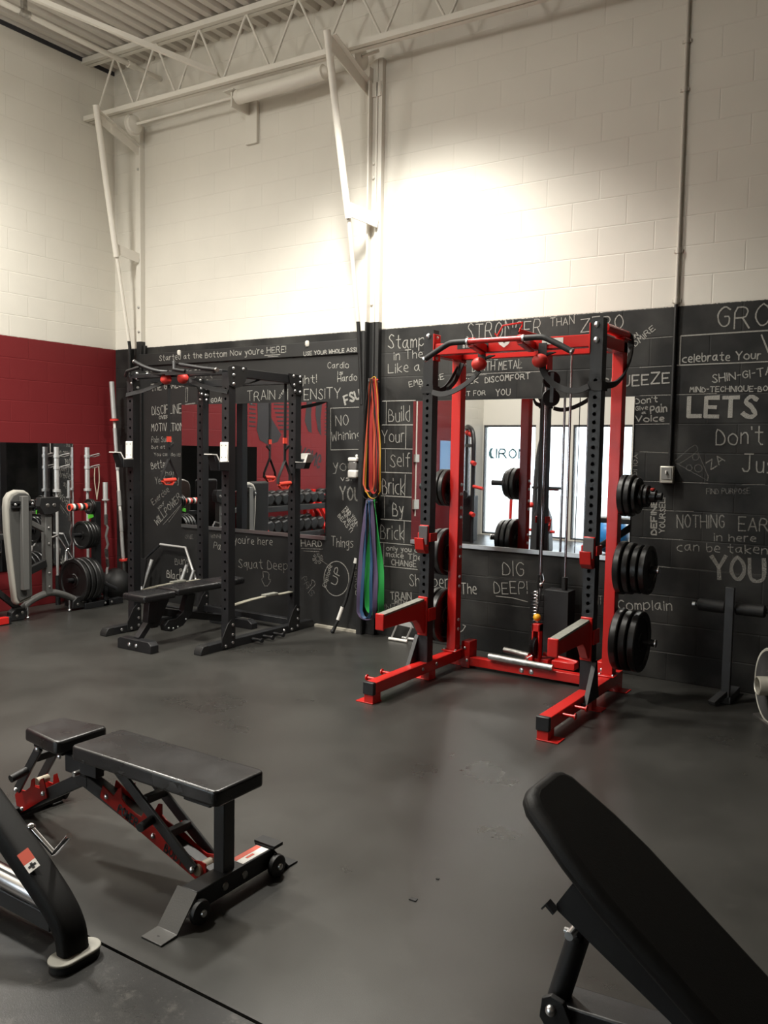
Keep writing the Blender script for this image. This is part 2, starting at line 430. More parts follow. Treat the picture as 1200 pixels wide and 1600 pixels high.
# ------------------------------------------------------------------ stroke lettering (chalk hand, cap height 6 units)
G = {'A':'02 38 62,14 54','B':'02 08 37 46 35 05,35 54 53 42 02','C':'57 38 17 05 13 32 53','D':'02 08 37 55 53 32 02','E':'58 08 02 52,05 45','F':'58 08 02,05 45',
'G':'57 38 17 05 13 32 53 55 35','H':'02 08,62 68,05 65','I':'02 08','J':'18 68,48 43 32 12 03','K':'02 08,58 05 52','L':'08 02 52','M':'02 18 35 58 62','N':'02 08 62 68',
'O':'38 17 05 13 32 53 65 57 38','P':'02 08 48 57 56 45 05','Q':'38 17 05 13 32 53 65 57 38,43 62','R':'02 08 48 57 56 45 05,35 62','S':'57 38 17 16 35 44 53 42 22 03','T':'08 68,38 32',
'U':'08 03 22 42 63 68','V':'08 32 68','W':'08 12 36 52 68','X':'08 62,02 68','Y':'08 35 68,35 32','Z':'08 68 02 62',
'a':'46 26 05 03 22 33 46,46 43 52','b':'08 02 32 43 45 36 05','c':'46 26 05 03 22 42','d':'48 42 22 03 05 26 46','e':'04 44 45 36 16 04 03 22 42','f':'48 38 27 22,06 46',
'g':'46 26 05 04 13 33 46,46 41 30 10','h':'08 02,05 26 36 45 42','i':'02 06,07 08','k':'08 02,46 04 42','l':'08 02','m':'02 06,05 16 25 22,25 46 55 52','n':'02 06,05 26 36 45 42',
'o':'26 05 03 22 42 53 55 36 26','q':'46 26 05 04 13 33 46,46 40','p':'06 00,05 26 46 54 43 22 03','r':'02 06,04 16 36','s':'46 16 05 34 43 32 02','t':'28 23 32 42,06 46','u':'06 03 12 32 43 46,46 42','v':'06 22 46',
'w':'06 12 24 32 46','x':'06 42,02 46','y':'06 23 46,46 20 00',"'":'08 07','!':'08 04,02 03',',':'12 01','.':'02 03','-':'05 35','2':'07 28 47 46 02 52','5':'58 08 05 45 54 53 42 02'}
rnd = random.Random(7)
def ribbon(m, pts, w, at, jitter=0.0):
    """flat chalk stroke along 2D pts; at(u, v) gives the 3D point"""
    if len(pts) > 5:
        q = [pts[0]]
        for a, b in zip(pts, pts[1:]):
            q += [(a[0]*.75+b[0]*.25, a[1]*.75+b[1]*.25), (a[0]*.25+b[0]*.75, a[1]*.25+b[1]*.75)]
        pts = q+[pts[-1]]
    pts = [(a+rnd.uniform(-jitter, jitter), b+rnd.uniform(-jitter, jitter)) for a, b in pts]
    if 2 < len(pts) <= 5:      # angular stroke: one straight chalk mark per segment
        for a, b in zip(pts, pts[1:]): ribbon(m, [a, b], w, at)
        return
    k = len(pts); vs = []
    for i in range(k):
        a = pts[max(i-1, 0)]; b = pts[min(i+1, k-1)]; dx, dy = b[0]-a[0], b[1]-a[1]; l = math.hypot(dx, dy) or 1e-6
        e = w*rnd.uniform(.8, 1.15)/2; nx, ny = -dy/l*e, dx/l*e
        ex = (-dx/l*w*.3 if i == 0 else dx/l*w*.3 if i == k-1 else 0); ey = (-dy/l*w*.3 if i == 0 else dy/l*w*.3 if i == k-1 else 0)
        x, y = pts[i][0]+ex, pts[i][1]+ey
        vs += [at(x+nx, y+ny), at(x-nx, y-ny)]
    m.add(vs, [(2*i, 2*i+1, 2*i+3, 2*i+2) for i in range(k-1)])
def glyphs(text, slant=0.0, wob=0.35):
    out = []; x = 0.0
    for ch in text:
        if ch == ' ': x += 4.0; continue
        g = G.get(ch, '05 35'); mx = max(int(p[0]) for s in g.split(',') for p in s.split())
        dy = rnd.uniform(-wob, wob); sc = rnd.uniform(1-.12*wob*2, 1+.12*wob*2)
        for s in g.split(','):
            out.append([(x+int(p[0])+slant*(int(p[1])-2), (int(p[1])-2)*sc+dy) for p in s.split()])
        x += mx+2.0
    return out, x-2.0
def lettering(m, text, p0, p1, h, w, at, wob=.35, jitter=.01):
    gl, wid = glyphs(text, wob=wob); dx, dz = p1[0]-p0[0], p1[1]-p0[1]; l = math.hypot(dx, dz); ux, uz = dx/l, dz/l; sx = l/max(wid, .5); sy = h/6
    for s in gl:
        ribbon(m, [(p0[0]+ux*a*sx-uz*b*sy, p0[1]+uz*a*sx+ux*b*sy) for a, b in s], w, at, jitter*h)
TEXTS = [
  ('Stamp', 3.51, 2.474, 3.871, 2.475, 0.108, 1.3, 1.0, 0.0),
  ('in The', 3.571, 2.378, 3.85, 2.386, 0.07, 1.1, 1.0, 0.0),
  ('Like a', 3.514, 2.267, 3.829, 2.276, 0.076, 1.1, 1.0, 0.0),
  ('EMBRACE', 3.729, 2.144, 4.06, 2.205, 0.043, 1.0, 1.0, 0.0),
  ('THE', 3.828, 2.113, 3.953, 2.126, 0.032, 1.0, 1.0, 0.0),
  ('STRONGER', 4.264, 2.503, 4.9, 2.506, 0.122, 1.2, 0.7, 0.0),
  ('THAN', 4.973, 2.566, 5.161, 2.572, 0.057, 1.0, 1.0, 0.0),
  ('ZERO', 5.214, 2.506, 5.533, 2.514, 0.099, 1.2, 0.8, 0.0),
  ('DEADLIFTS', 4.316, 2.363, 4.705, 2.37, 0.061, 1.0, 1.0, 0.0),
  ('AND', 4.454, 2.336, 4.542, 2.336, 0.027, 1.0, 1.0, 0.0),
  ('DEATH METAL', 4.319, 2.251, 4.749, 2.262, 0.066, 1.0, 1.0, 0.0),
  ('SEEK', 4.186, 2.153, 4.374, 2.16, 0.041, 1.0, 1.0, 0.0),
  ('DISCOMFORT', 4.435, 2.16, 4.818, 2.181, 0.043, 1.2, 1.0, 0.0),
  ('JUST FOR', 4.159, 2.056, 4.44, 2.064, 0.036, 1.0, 1.0, 0.0),
  ('YOU', 4.532, 2.055, 4.656, 2.057, 0.05, 1.1, 1.0, 0.0),
  ('SQUEEZE', 5.391, 2.097, 5.873, 2.116, 0.074, 1.7, 1.0, 0.0),
  ('ADMIRE', 5.588, 2.353, 5.761, 2.494, 0.039, 1.0, 1.0, 0.0),
  ('SOON', 5.558, 2.393, 5.642, 2.459, 0.027, 1, 0.7, 0.0),
  ('5', 5.554, 2.303, 5.575, 2.328, 0.027, 1.0, 1.0, 0.0),
  ("Don't", 5.64, 1.972, 5.795, 1.984, 0.041, 1.2, 1.0, 0.0),
  ('Give', 5.642, 1.926, 5.73, 1.932, 0.028, 0.9, 0.7, 0.0),
  ('a', 5.689, 1.9, 5.717, 1.903, 0.018, 0.8, 1.0, 0.0),
  ('Pain', 5.752, 1.9, 5.864, 1.915, 0.054, 1.5, 1.0, 0.0),
  ('Voice', 5.645, 1.845, 5.846, 1.848, 0.041, 1.5, 1.0, 0.0),
  ('GROW', 6.175, 2.473, 6.638, 2.465, 0.142, 1.6, 1.0, 0.0),
  ('celebrate Your', 5.958, 2.253, 6.461, 2.257, 0.053, 1.3, 1.0, 0.0),
  ('SHIN-GI-TAI', 6.163, 2.105, 6.55, 2.152, 0.052, 1.2, 1.0, 0.0),
  ('MIND-TECHNIQUE-BODY', 6.015, 2.047, 6.581, 2.042, 0.035, 1.1, 1.0, 0.0),
  ('LETS', 6.013, 1.876, 6.448, 1.872, 0.133, 4.6, 0.75, 0.0),
  ("Don't", 6.205, 1.684, 6.499, 1.694, 0.113, 1.4, 1.0, 0.0),
  ('Just', 6.381, 1.504, 6.644, 1.508, 0.108, 1.4, 0.8, 0.0),
  ('ZA', 6.177, 1.515, 6.265, 1.579, 0.053, 1.2, 0.6, 0.0),
  ('FIND PURPOSE', 6.156, 1.347, 6.434, 1.361, 0.035, 1, 0.18, 0.0),
  ('NOTHING', 5.967, 1.102, 6.281, 1.118, 0.086, 1.3, 0.5, 0.0),
  ('EARNED', 6.374, 1.106, 6.751, 1.113, 0.087, 1.5, 0.55, 0.0),
  ('in here', 6.222, 1.027, 6.485, 1.04, 0.049, 1.3, 0.55, 0.0),
  ('can be taken', 5.975, 0.938, 6.561, 0.963, 0.059, 1.2, 0.5, 0.0),
  ('YOU', 6.218, 0.761, 6.551, 0.78, 0.152, 4.2, 0.5, 0.0),
  ('DEFINE', 5.825, 1.042, 5.816, 1.287, 0.039, 1.8, 1.0, 0.0),
  ('YOURSELF', 5.883, 1.058, 5.876, 1.328, 0.039, 1.2, 0.8, 0.0),
  ('YOUGO', 5.634, 1.611, 5.641, 1.423, 0.032, 1, 0.5, 0.0),
  ('Complain', 5.569, 0.472, 5.955, 0.51, 0.071, 1.2, 0.85, 0.0),
  ('DONT', 5.328, 0.486, 5.45, 0.493, 0.059, 1, 0.5, 0.0),
  ('Sharpen', 3.764, 0.459, 4.152, 0.486, 0.104, 1.1, 0.75, 0.0),
  ('The', 4.264, 0.45, 4.403, 0.46, 0.085, 1.3, 0.8, 0.0),
  ('TRAIN', 3.577, 0.324, 3.788, 0.345, 0.062, 1.4, 0.9, 0.0),
  ('WITH', 3.62, 0.301, 3.741, 0.308, 0.025, 1.0, 1.0, 0.0),
  ('INTENT', 3.521, 0.218, 3.818, 0.248, 0.062, 1.2, 0.6, 0.0),
  ('Build', 3.528, 1.854, 3.74, 1.864, 0.12, 1.2, 1.0, 0.0),
  ('Your', 3.462, 1.676, 3.686, 1.685, 0.104, 1.2, 1.0, 0.0),
  ('Self', 3.548, 1.47, 3.748, 1.475, 0.115, 1.2, 1.0, 0.0),
  ('Brick', 3.475, 1.233, 3.701, 1.244, 0.133, 1.2, 1.0, 0.0),
  ('By', 3.585, 1.056, 3.692, 1.06, 0.11, 1.2, 1.0, 0.0),
  ('Brick', 3.464, 0.845, 3.702, 0.855, 0.123, 1.2, 1.0, 0.0),
  ('only you can', 3.524, 0.75, 3.913, 0.756, 0.039, 1.2, 1.0, 0.0),
  ('make The', 3.523, 0.695, 3.877, 0.692, 0.045, 1.2, 1.0, 0.0),
  ('CHANGE', 3.58, 0.623, 3.828, 0.629, 0.05, 1.4, 1.0, 0.0),
  ('DIG', 4.633, 0.636, 4.813, 0.647, 0.108, 1.1, 0.7, 0.0),
  ('DEEP!', 4.562, 0.485, 4.847, 0.511, 0.093, 1.1, 0.7, 0.0),
  ("Started at the Bottom Now you're HERE!", 0.754, 2.486, 2.434, 2.494, 0.055, 1.1, 0.8, 0.0),
  ('USE YOUR WHOLE ASS!', 2.644, 2.449, 3.223, 2.46, 0.034, 1.2, 0.9, 0.0),
  ('Cardio', 2.898, 2.327, 3.129, 2.323, 0.051, 1, 0.8, 0.0),
  ('is', 3.012, 2.272, 3.068, 2.27, 0.028, 1, 0.8, 0.0),
  ('Hardio', 3.013, 2.205, 3.22, 2.215, 0.056, 1, 0.8, 0.0),
  ('TRAIN', 1.948, 2.056, 2.291, 2.067, 0.091, 1.1, 0.9, 0.0),
  ('with', 2.345, 2.066, 2.413, 2.147, 0.024, 0.9, 0.7, 0.0),
  ('INTENSITY', 2.445, 2.058, 3.043, 2.064, 0.093, 1.2, 0.9, 0.0),
  ('Fight!', 2.481, 2.197, 2.777, 2.206, 0.076, 1.1, 0.7, 0.0),
  ('FSU', 3.099, 2.007, 3.263, 2.059, 0.078, 3.0, 0.8, 0.0),
  ('NO', 2.997, 1.817, 3.137, 1.822, 0.096, 1, 0.8, 0.0),
  ('Whining', 2.957, 1.687, 3.269, 1.717, 0.074, 1.1, 0.8, 0.0),
  ('you', 2.975, 1.425, 3.192, 1.431, 0.091, 1.1, 0.5, 0.0),
  ('vs.', 3.061, 1.337, 3.173, 1.341, 0.04, 1.2, 0.7, 0.0),
  ('YOU', 3.057, 1.161, 3.278, 1.171, 0.114, 2.6, 0.6, 0.0),
  ('FIND YOUR', 3.1, 1.083, 3.241, 0.944, 0.04, 1, 0.7, 0.0),
  ('INNER', 3.072, 1.059, 3.2, 0.919, 0.034, 1, 0.7, 0.0),
  ('BEAST!', 3.031, 1.022, 3.173, 0.883, 0.034, 1, 0.7, 0.0),
  ('Things', 2.963, 0.748, 3.203, 0.749, 0.081, 1, 0.8, 0.0),
  ('HARD', 2.618, 0.722, 2.855, 0.734, 0.059, 1.2, 0.7, 0.0),
  ("you're here", 1.781, 0.69, 2.271, 0.701, 0.069, 1, 0.7, 0.0),
  ('Squat Deep', 1.841, 0.45, 2.461, 0.488, 0.081, 1.2, 0.45, 0.0),
  ('Explode', 2.904, 0.365, 2.973, 0.569, 0.035, 1, 0.8, 0.0),
  ('UP', 3.026, 0.395, 3.073, 0.543, 0.064, 1.4, 0.7, 0.0),
  ('POWER', 3.265, 0.333, 3.247, 0.616, 0.028, 1, 0.8, 0.0),
  ('THE GOALS!!', 0.615, 2.179, 1.085, 2.218, 0.066, 1.2, 0.8, 0.0),
  ('GOALS', 1.468, 2.052, 1.691, 2.054, 0.044, 1.2, 0.7, 0.0),
  ('DISCIPLINE', 0.623, 1.941, 1.057, 1.956, 0.086, 1.2, 0.8, 0.0),
  ('OVER', 0.729, 1.894, 0.862, 1.9, 0.033, 1, 0.7, 0.0),
  ('MOTIVATION', 0.612, 1.775, 1.084, 1.776, 0.073, 1.2, 0.7, 0.0),
  ('Pain Sucks,', 0.612, 1.656, 0.936, 1.659, 0.06, 1, 0.6, 0.0),
  ('But at', 0.611, 1.589, 0.813, 1.592, 0.033, 1, 0.6, 0.0),
  ('You can do it!', 0.65, 1.517, 1.038, 1.517, 0.033, 1, 0.5, 0.0),
  ('Better', 0.61, 1.376, 0.851, 1.402, 0.073, 1.1, 0.7, 0.0),
  ('Than', 0.755, 1.307, 0.972, 1.327, 0.053, 1, 0.6, 0.0),
  ('Yesterday', 0.668, 1.224, 1.019, 1.25, 0.073, 1.1, 0.6, 0.0),
  ('Exercise', 0.637, 0.996, 0.878, 1.159, 0.06, 1, 0.5, 0.0),
  ('your', 0.715, 0.953, 0.811, 1.024, 0.04, 1, 0.5, 0.0),
  ('WILLPOWER', 0.695, 0.791, 1.056, 1.095, 0.074, 1.4, 0.6, 0.0),
  ('Buns', 0.961, 0.404, 1.165, 0.422, 0.073, 1.2, 0.6, 0.0),
  ('and', 1.026, 0.337, 1.147, 0.341, 0.04, 1.2, 0.7, 0.0),
  ('Black', 0.837, 0.259, 1.063, 0.248, 0.081, 1.5, 0.8, 0.0),
  ('Pain', 1.506, 0.612, 1.662, 0.592, 0.07, 1, 0.5, 0.0),
  ('WINNER', 1.471, 0.718, 1.662, 0.725, 0.032, 1, 0.3, 0.0),
  ('ONE', 1.11, 0.68, 1.22, 0.687, 0.039, 1, 0.3, 0.0),
  ('PR 5', 2.622, 0.413, 2.736, 0.264, 0.06, 1, 0.35, 0.0),
  ('RISE TO', 0.42, 2.343, 0.702, 2.353, 0.04, 1.5, 0.9, 0.0),
  ('THE TOP', 1.167, 2.324, 1.415, 2.34, 0.044, 1.5, 0.9, 0.0),
]
DRAW = [
  ([(3.46,2.032),(3.79,2.032)],1.3,0.85),
  ([(3.46,1.8288),(3.78,1.8288)],1.3,0.85),
  ([(3.46,1.6256),(3.78,1.6256)],1.3,0.85),
  ([(3.46,1.4223999999999999),(3.78,1.4223999999999999)],1.3,0.85),
  ([(3.46,1.2191999999999998),(3.775,1.2191999999999998)],1.3,0.85),
  ([(3.46,1.016),(3.77,1.016)],1.3,0.85),
  ([(3.46,0.8128),(3.8,0.8128)],1.3,0.85),
  ([(3.46,0.6095999999999999),(3.84,0.6095999999999999)],1.3,0.85),
  ([(3.5,2.026),(3.501,1.831)],1.0,0.8),
  ([(3.702,1.821),(3.702,1.624)],1.0,0.8),
  ([(3.498,1.617),(3.501,1.424)],1.0,0.8),
  ([(3.704,1.408),(3.701,1.229)],1.0,0.8),
  ([(3.496,1.215),(3.5,1.033)],1.0,0.8),
  ([(3.702,1.017),(3.702,0.827)],1.0,0.8),
  ([(3.498,0.807),(3.5,0.624)],1.0,0.8),
  ([(3.782,1.365),(3.789,0.833)],1.0,0.8),
  ([(5.94,2.437),(6.498,2.44)],1.5,0.9),
  ([(5.938,2.436),(5.939,2.235)],1.4,0.8),
  ([(5.919,2.236),(6.507,2.236)],1.4,0.8),
  ([(6.46,2.413),(6.508,2.296),(6.54,2.381)],1.6,0.8),
  ([(5.935,1.57),(6.06,1.688),(6.082,1.669),(6.087,1.64),(5.961,1.545),(5.935,1.554),(5.935,1.57)],0.9,0.3),
  ([(5.961,1.545),(6.159,1.439),(6.162,1.469),(6.087,1.633)],0.9,0.35),
  ([(6.12,1.523),(6.117,1.509),(6.108,1.499),(6.095,1.495),(6.082,1.499),(6.073,1.508),(6.068,1.521),(6.071,1.535),(6.08,1.545),(6.093,1.549),(6.106,1.545),(6.116,1.536),(6.12,1.523)],0.9,0.3),
  ([(6.094,1.6),(6.091,1.588),(6.084,1.58),(6.073,1.577),(6.063,1.58),(6.054,1.588),(6.051,1.599),(6.053,1.61),(6.061,1.618),(6.071,1.621),(6.082,1.619),(6.09,1.611),(6.094,1.6)],0.9,0.3),
  ([(6.053,1.525),(6.05,1.514),(6.043,1.506),(6.033,1.503),(6.023,1.506),(6.015,1.513),(6.012,1.524),(6.015,1.534),(6.022,1.542),(6.032,1.545),(6.042,1.542),(6.049,1.535),(6.053,1.525)],0.9,0.3),
  ([(5.646,1.826),(5.801,1.829)],0.8,0.5),
  ([(4.579,0.463),(4.726,0.464),(4.852,0.447)],1.0,0.7),
  ([(4.718,2.396),(4.72,2.322),(4.743,2.305),(4.717,2.273),(4.751,2.206)],0.8,0.4),
  ([(5.752,0.606),(5.978,0.607)],0.7,0.35),
  ([(5.815,0.401),(5.977,0.403)],0.7,0.3),
  ([(5.804,0.197),(5.94,0.198),(6.065,0.199)],0.7,0.4),
  ([(5.808,0.816),(6.161,0.816),(6.532,0.819)],0.7,0.3),
  ([(5.685,1.631),(5.896,1.626)],0.8,0.45),
  ([(5.693,1.42),(5.844,1.421)],0.8,0.45),
  ([(5.992,1.422),(6.164,1.421)],0.8,0.45),
  ([(5.701,1.216),(5.941,1.217)],0.8,0.45),
  ([(5.952,1.218),(6.072,1.221)],0.8,0.45),
  ([(5.708,1.012),(6.008,1.018)],0.8,0.45),
  ([(5.777,0.816),(5.928,0.814)],0.8,0.45),
  ([(6.384,1.418),(6.524,1.425)],0.8,0.45),
  ([(5.654,2.432),(5.885,2.437)],0.9,0.5),
  ([(5.662,2.231),(5.886,2.234)],0.9,0.5),
  ([(5.67,2.031),(5.887,2.032)],0.9,0.5),
  ([(5.927,2.032),(6.194,2.034)],0.9,0.5),
  ([(5.677,1.827),(5.895,1.83)],0.9,0.5),
  ([(4.254,2.222),(4.443,2.224)],0.8,0.6),
  ([(4.271,2.233),(4.965,2.231)],0.9,0.6),
  ([(3.516,0.203),(3.742,0.23)],1.0,0.6),
  ([(4.488,0.616),(4.929,0.616)],0.6,0.35),
  ([(4.718,0.399),(4.891,0.402)],0.5,0.25),
  ([(4.286,0.192),(4.311,0.186),(4.287,0.147),(4.267,0.131)],1.2,0.7),
  ([(2.938,1.976),(3.278,1.982)],1,0.8),
  ([(2.938,1.976),(2.944,1.607)],1,0.8),
  ([(2.944,1.607),(3.284,1.617)],1,0.8),
  ([(3.162,0.471),(3.159,0.435),(3.149,0.401),(3.132,0.369),(3.109,0.342),(3.082,0.321),(3.051,0.307),(3.019,0.301),(2.987,0.304),(2.957,0.315),(2.931,0.334),(2.909,0.36),(2.894,0.391),(2.886,0.426),(2.885,0.463),(2.892,0.499),(2.907,0.533),(2.927,0.563),(2.953,0.587),(2.983,0.604),(3.014,0.613),(3.047,0.614),(3.077,0.606),(3.105,0.59),(3.129,0.568),(3.147,0.539),(3.158,0.507),(3.162,0.471)],1.2,0.85),
  ([(2.154,0.441),(2.234,0.442),(2.226,0.368),(2.266,0.378),(2.195,0.285),(2.13,0.371),(2.162,0.374),(2.154,0.441)],0.9,0.5),
  ([(2.835,0.621),(2.871,0.624),(2.867,0.606),(2.832,0.613)],0.8,0.6),
  ([(2.826,0.606),(2.849,0.585),(2.828,0.575),(2.816,0.602)],0.8,0.6),
  ([(2.807,0.602),(2.798,0.573),(2.777,0.579),(2.798,0.605)],0.8,0.6),
  ([(2.793,0.611),(2.759,0.597),(2.754,0.615),(2.791,0.619)],0.8,0.6),
  ([(2.794,0.626),(2.762,0.639),(2.777,0.654),(2.801,0.633)],0.8,0.6),
  ([(2.81,0.636),(2.805,0.665),(2.828,0.666),(2.821,0.636)],0.8,0.6),
  ([(2.828,0.633),(2.854,0.656),(2.867,0.641),(2.834,0.626)],0.8,0.6),
  ([(2.842,0.61),(2.923,0.576)],0.8,0.6),
  ([(2.691,0.331),(2.75,0.384),(2.734,0.424),(2.779,0.411),(2.787,0.376),(2.757,0.355),(2.706,0.297)],0.9,0.5),
  ([(2.619,0.698),(2.863,0.711)],1,0.6),
  ([(2.649,0.677),(2.827,0.685)],1,0.5),
  ([(0.782,0.803),(1.074,1.05)],0.9,0.6),
  ([(0.868,0.835),(1.046,1.016)],0.8,0.5),
  ([(2.179,2.474),(2.366,2.474)],1.2,0.8),
  ([(2.219,2.46),(2.343,2.46)],1,0.8),
  ([(1.121,2.205),(1.148,2.204),(1.139,2.064),(1.112,2.064),(1.121,2.205)],1,0.5),
  ([(1.112,2.039),(1.247,2.049)],2,0.5),
  ([(1.247,2.302),(1.274,2.32),(1.319,2.319),(1.345,2.293)],0.9,0.5),
  ([(1.389,2.298),(1.415,2.316),(1.459,2.314),(1.485,2.288)],0.9,0.5),
]
# ------------------------------------------------------------------ the room
def split_mat(name, zs, low, high):
    m = bpy.data.materials.new(name); m.use_nodes = True; nt = m.node_tree; b = nt.nodes['Principled BSDF']
    g = nt.nodes.new('ShaderNodeNewGeometry'); s = nt.nodes.new('ShaderNodeSeparateXYZ'); nt.links.new(g.outputs['Position'], s.inputs[0])
    c = nt.nodes.new('ShaderNodeMath'); c.operation = 'GREATER_THAN'; c.inputs[1].default_value = zs; nt.links.new(s.outputs[2], c.inputs[0])
    x = nt.nodes.new('ShaderNodeMix'); x.data_type = 'RGBA'; x.inputs[6].default_value = (*low, 1); x.inputs[7].default_value = (*high, 1)
    nt.links.new(c.outputs[0], x.inputs[0]); nt.links.new(x.outputs[2], b.inputs['Base Color']); b.inputs['Roughness'].default_value = .5
    return m
JAMB = split_mat('steel_jamb_two_paints', 2.70, BLK, CREAM)
TRACKM = split_mat('track_two_paints', 2.70, BLK, (.80, .77, .70))
CONDM = split_mat('conduit_two_paints', 2.655, (.012, .012, .012), (.60, .57, .51))

RX, FY = 11.5, -8.8
def roof(x): return 5.53-.032*x
struct('floor', MB().box((-.2, -4.394, -.12), (RX, .2, 0)), FLOORM, 'dark rubber gym floor')
struct('floor', MB().box((-.2, FY-.2, -.12), (RX, -4.405, -.001)), FLOORM2, 'scuffed black rubber mats in the foreground beyond the seam')
struct('floor', MB().box((-.2, -4.405, -.12), (RX, -4.394, -.03)), DARKGAP, 'dark seam between the mats')
wall_back = struct('wall_back', MB().add([(-.2,0,-.12),(RX,0,-.12),(RX,0,roof(RX)+.25),(-.2,0,roof(-.2)+.25),(-.2,.2,-.12),(RX,.2,-.12),(RX,.2,roof(RX)+.25),(-.2,.2,roof(-.2)+.25)],
                   [(0,1,2,3),(5,4,7,6),(3,2,6,7),(0,4,5,1),(1,5,6,2),(4,0,3,7)]), M_BACK, 'block wall painted black below and cream above')
struct('wall_left', MB().box((-.2, FY, -.12), (0, 0, 5.49)), M_LEFT, 'block wall painted red below and cream above')
struct('trim_1', MB().box((-.03, FY, 5.49), (.012, -.0, 5.6)), DARKGAP, 'dark closure strip along the top of the side wall')
struct('wall_right', MB().box((RX, FY, -.12), (RX+.2, .2, 5.6)), M_BACK)
# street side with its shop windows
WX = [(.01, 1.10), (1.17, 1.76), (1.83, 2.92), (3.02, 4.10), (4.20, 5.30)]
wf = MB().box((0, FY-.2, 2.13), (RX, FY, 5.6)).box((0, FY-.2, -.12), (RX, FY, .02))
edges = [0.0]+[e for w in WX for e in w]
for i in range(0, len(edges)-1, 2): wf.box((edges[i], FY-.2, .02), (edges[i+1], FY, 2.13))
struct('wall_front', wf, CREAMP)
struct('wall_front', MB().box((WX[-1][1], FY-.2, .02), (RX, FY, 2.13)), mat('black_wall_paint', BLK, .5))
GLASS = bpy.data.materials.new('window_glass'); GLASS.use_nodes = True
gb = GLASS.node_tree.nodes['Principled BSDF']; gb.inputs['Transmission Weight'].default_value = 1.0; gb.inputs['Roughness'].default_value = 0.0; gb.inputs['IOR'].default_value = 1.0; gb.inputs['Base Color'].default_value = (.95, .98, .97, 1)
for i, (a, c) in enumerate(WX):
    fr = MB(); t = .022
    fr.box((a, FY-.1, .02), (a+t, FY-.03, 2.13)).box((c-t, FY-.1, .02), (c, FY-.03, 2.13)).box((a, FY-.1, .02), (c, FY-.03, .05)).box((a, FY-.1, 2.09), (c, FY-.02, 2.13))
    w = struct('window_%d' % (i+1), fr, FRAMEB)
    build('pane', MB().box((a+t, FY-.07, .05), (c-t, FY-.064, 2.09)), GLASS, w)
    if i == 0:
        s = MB(); lettering(s, 'IRON', (.27, 1.50), (.90, 1.50), .17, .034, lambda u, v: (u, FY-.055, v), wob=0, jitter=0)
        s.prism([(.10, 1.60), (.13, 1.68), (.20, 1.70), (.16, 1.62), (.17, 1.54), (.24, 1.49), (.15, 1.48), (.11, 1.53)], 'y', FY-.058, FY-.054)
        build('window_lettering', s, SIGN, w)
struct('floor', MB().box((-12, FY-16, -.25), (RX+12, FY-.2, -.02)), CONCRETE, 'pavement outside the windows')

# corrugated roof deck, ribs running towards the back wall
d = MB(); prof = []; x = -.2; 
while x < RX:
    prof += [(x, 0), (x+.07, 0), (x+.095, .05), (x+.125, .05)]; x += .15
prof = [(min(a, RX), roof(a)+b) for a, b in prof]
vs = []
for a, z in prof: vs += [(a, FY, z), (a, .0, z)]
d.add(vs, [(2*i, 2*i+1, 2*i+3, 2*i+2) for i in range(len(prof)-1)])
d.add([(-.2, FY, 5.75), (RX, FY, 5.75), (RX, .2, 5.75), (-.2, .2, 5.75)], [(0, 1, 2, 3)])
struct('ceiling', d, DECK, 'cream corrugated steel deck', recalc=False)

def joist(y, ph):
    lo = lambda x: 4.925-.022*x
    hi = lambda x: roof(x)-.035
    m = MB(); X1 = RX
    for off in (-.030, .030):
        m.beam((0.0, y+off, hi(0)), (X1, y+off, hi(X1)), .045, .05)
    j = struct('ceiling_joist', m, CREAMP, 'open web steel joist painted cream')
    b = MB()
    for off in (-.030, .030):
        b.beam((-.0 if y < -1 else .02, y+off, lo(0)), (X1, y+off, lo(X1)), .045, .045)
    build('bottom_chord', b, CREAMP, j)
    w = MB(); x = .16+ph; pts = [(x, y, lo(x))]; k = 0
    while x < X1-.6:
        x += .29; k += 1; pts.append((x, y, hi(x)-.01 if k % 2 else lo(x)))
    for a, c in zip(pts, pts[1:]): w.cyl(a, c, .011, 8)
    build('web_rods', w, CREAMP, j)
joist(-.35, 0); joist(-2.45, .1); joist(-4.2, .2); joist(-5.9, .05); joist(-7.6, .15)

struct('trim_2', MB().box((.50, -.045, 0), (3.335, 0, 2.45)), PANEL, 'black chalk painted panel closing the old doorway')
PANEL_O = bpy.data.objects['trim_2']
lint = struct('trim_3', MB().box((.44, -.065, 2.445), (3.33, 0, 2.567)), PANEL, 'black lintel band written on in chalk', bevel=.004)
build('white_stub', Parts(MB().lathe([(0, .03), (.016, .025), (.022, .0), (.018, -.02), (0, -.025)], (x, -.066, 2.553), (0, -.25, 1), 12) for x in (1.045, 2.682)), WHITEM, lint)
struct('trim_4', MB().box((3.345, -.05, 0), (3.44, 0, 4.87)).box((3.33, -.10, 0), (3.345, 0, 4.80)).box((3.385, -.06, 1.2), (3.40, -.05, 4.86)), JAMB, 'steel door jamb, black below and cream above', bevel=.003)
struct('trim_5', MB().box((.40, -.06, 0), (.47, 0, 4.885)).box((.47, -.035, 0), (.50, 0, 2.66)), JAMB, 'steel door jamb by the corner', bevel=.003)
struct('baseboard_back', MB().box((2.80, -.075, 0), (3.325, -.045, .022)), mat('pale_threshold_strip', (.46, .43, .36), .6), 'pale strip at the foot of the panel')
build('bolt', bolts([(3.365, -.052, z) for z in (2.85, 3.9, 4.02)], (0, -1, 0), .014, .01), WHITEM, bpy.data.objects['trim_4'])
build('bolt', bolts([(.44, -.062, z) for z in (2.8, 3.05, 4.45)], (0, -1, 0), .014, .01), STEEL, bpy.data.objects['trim_5'])

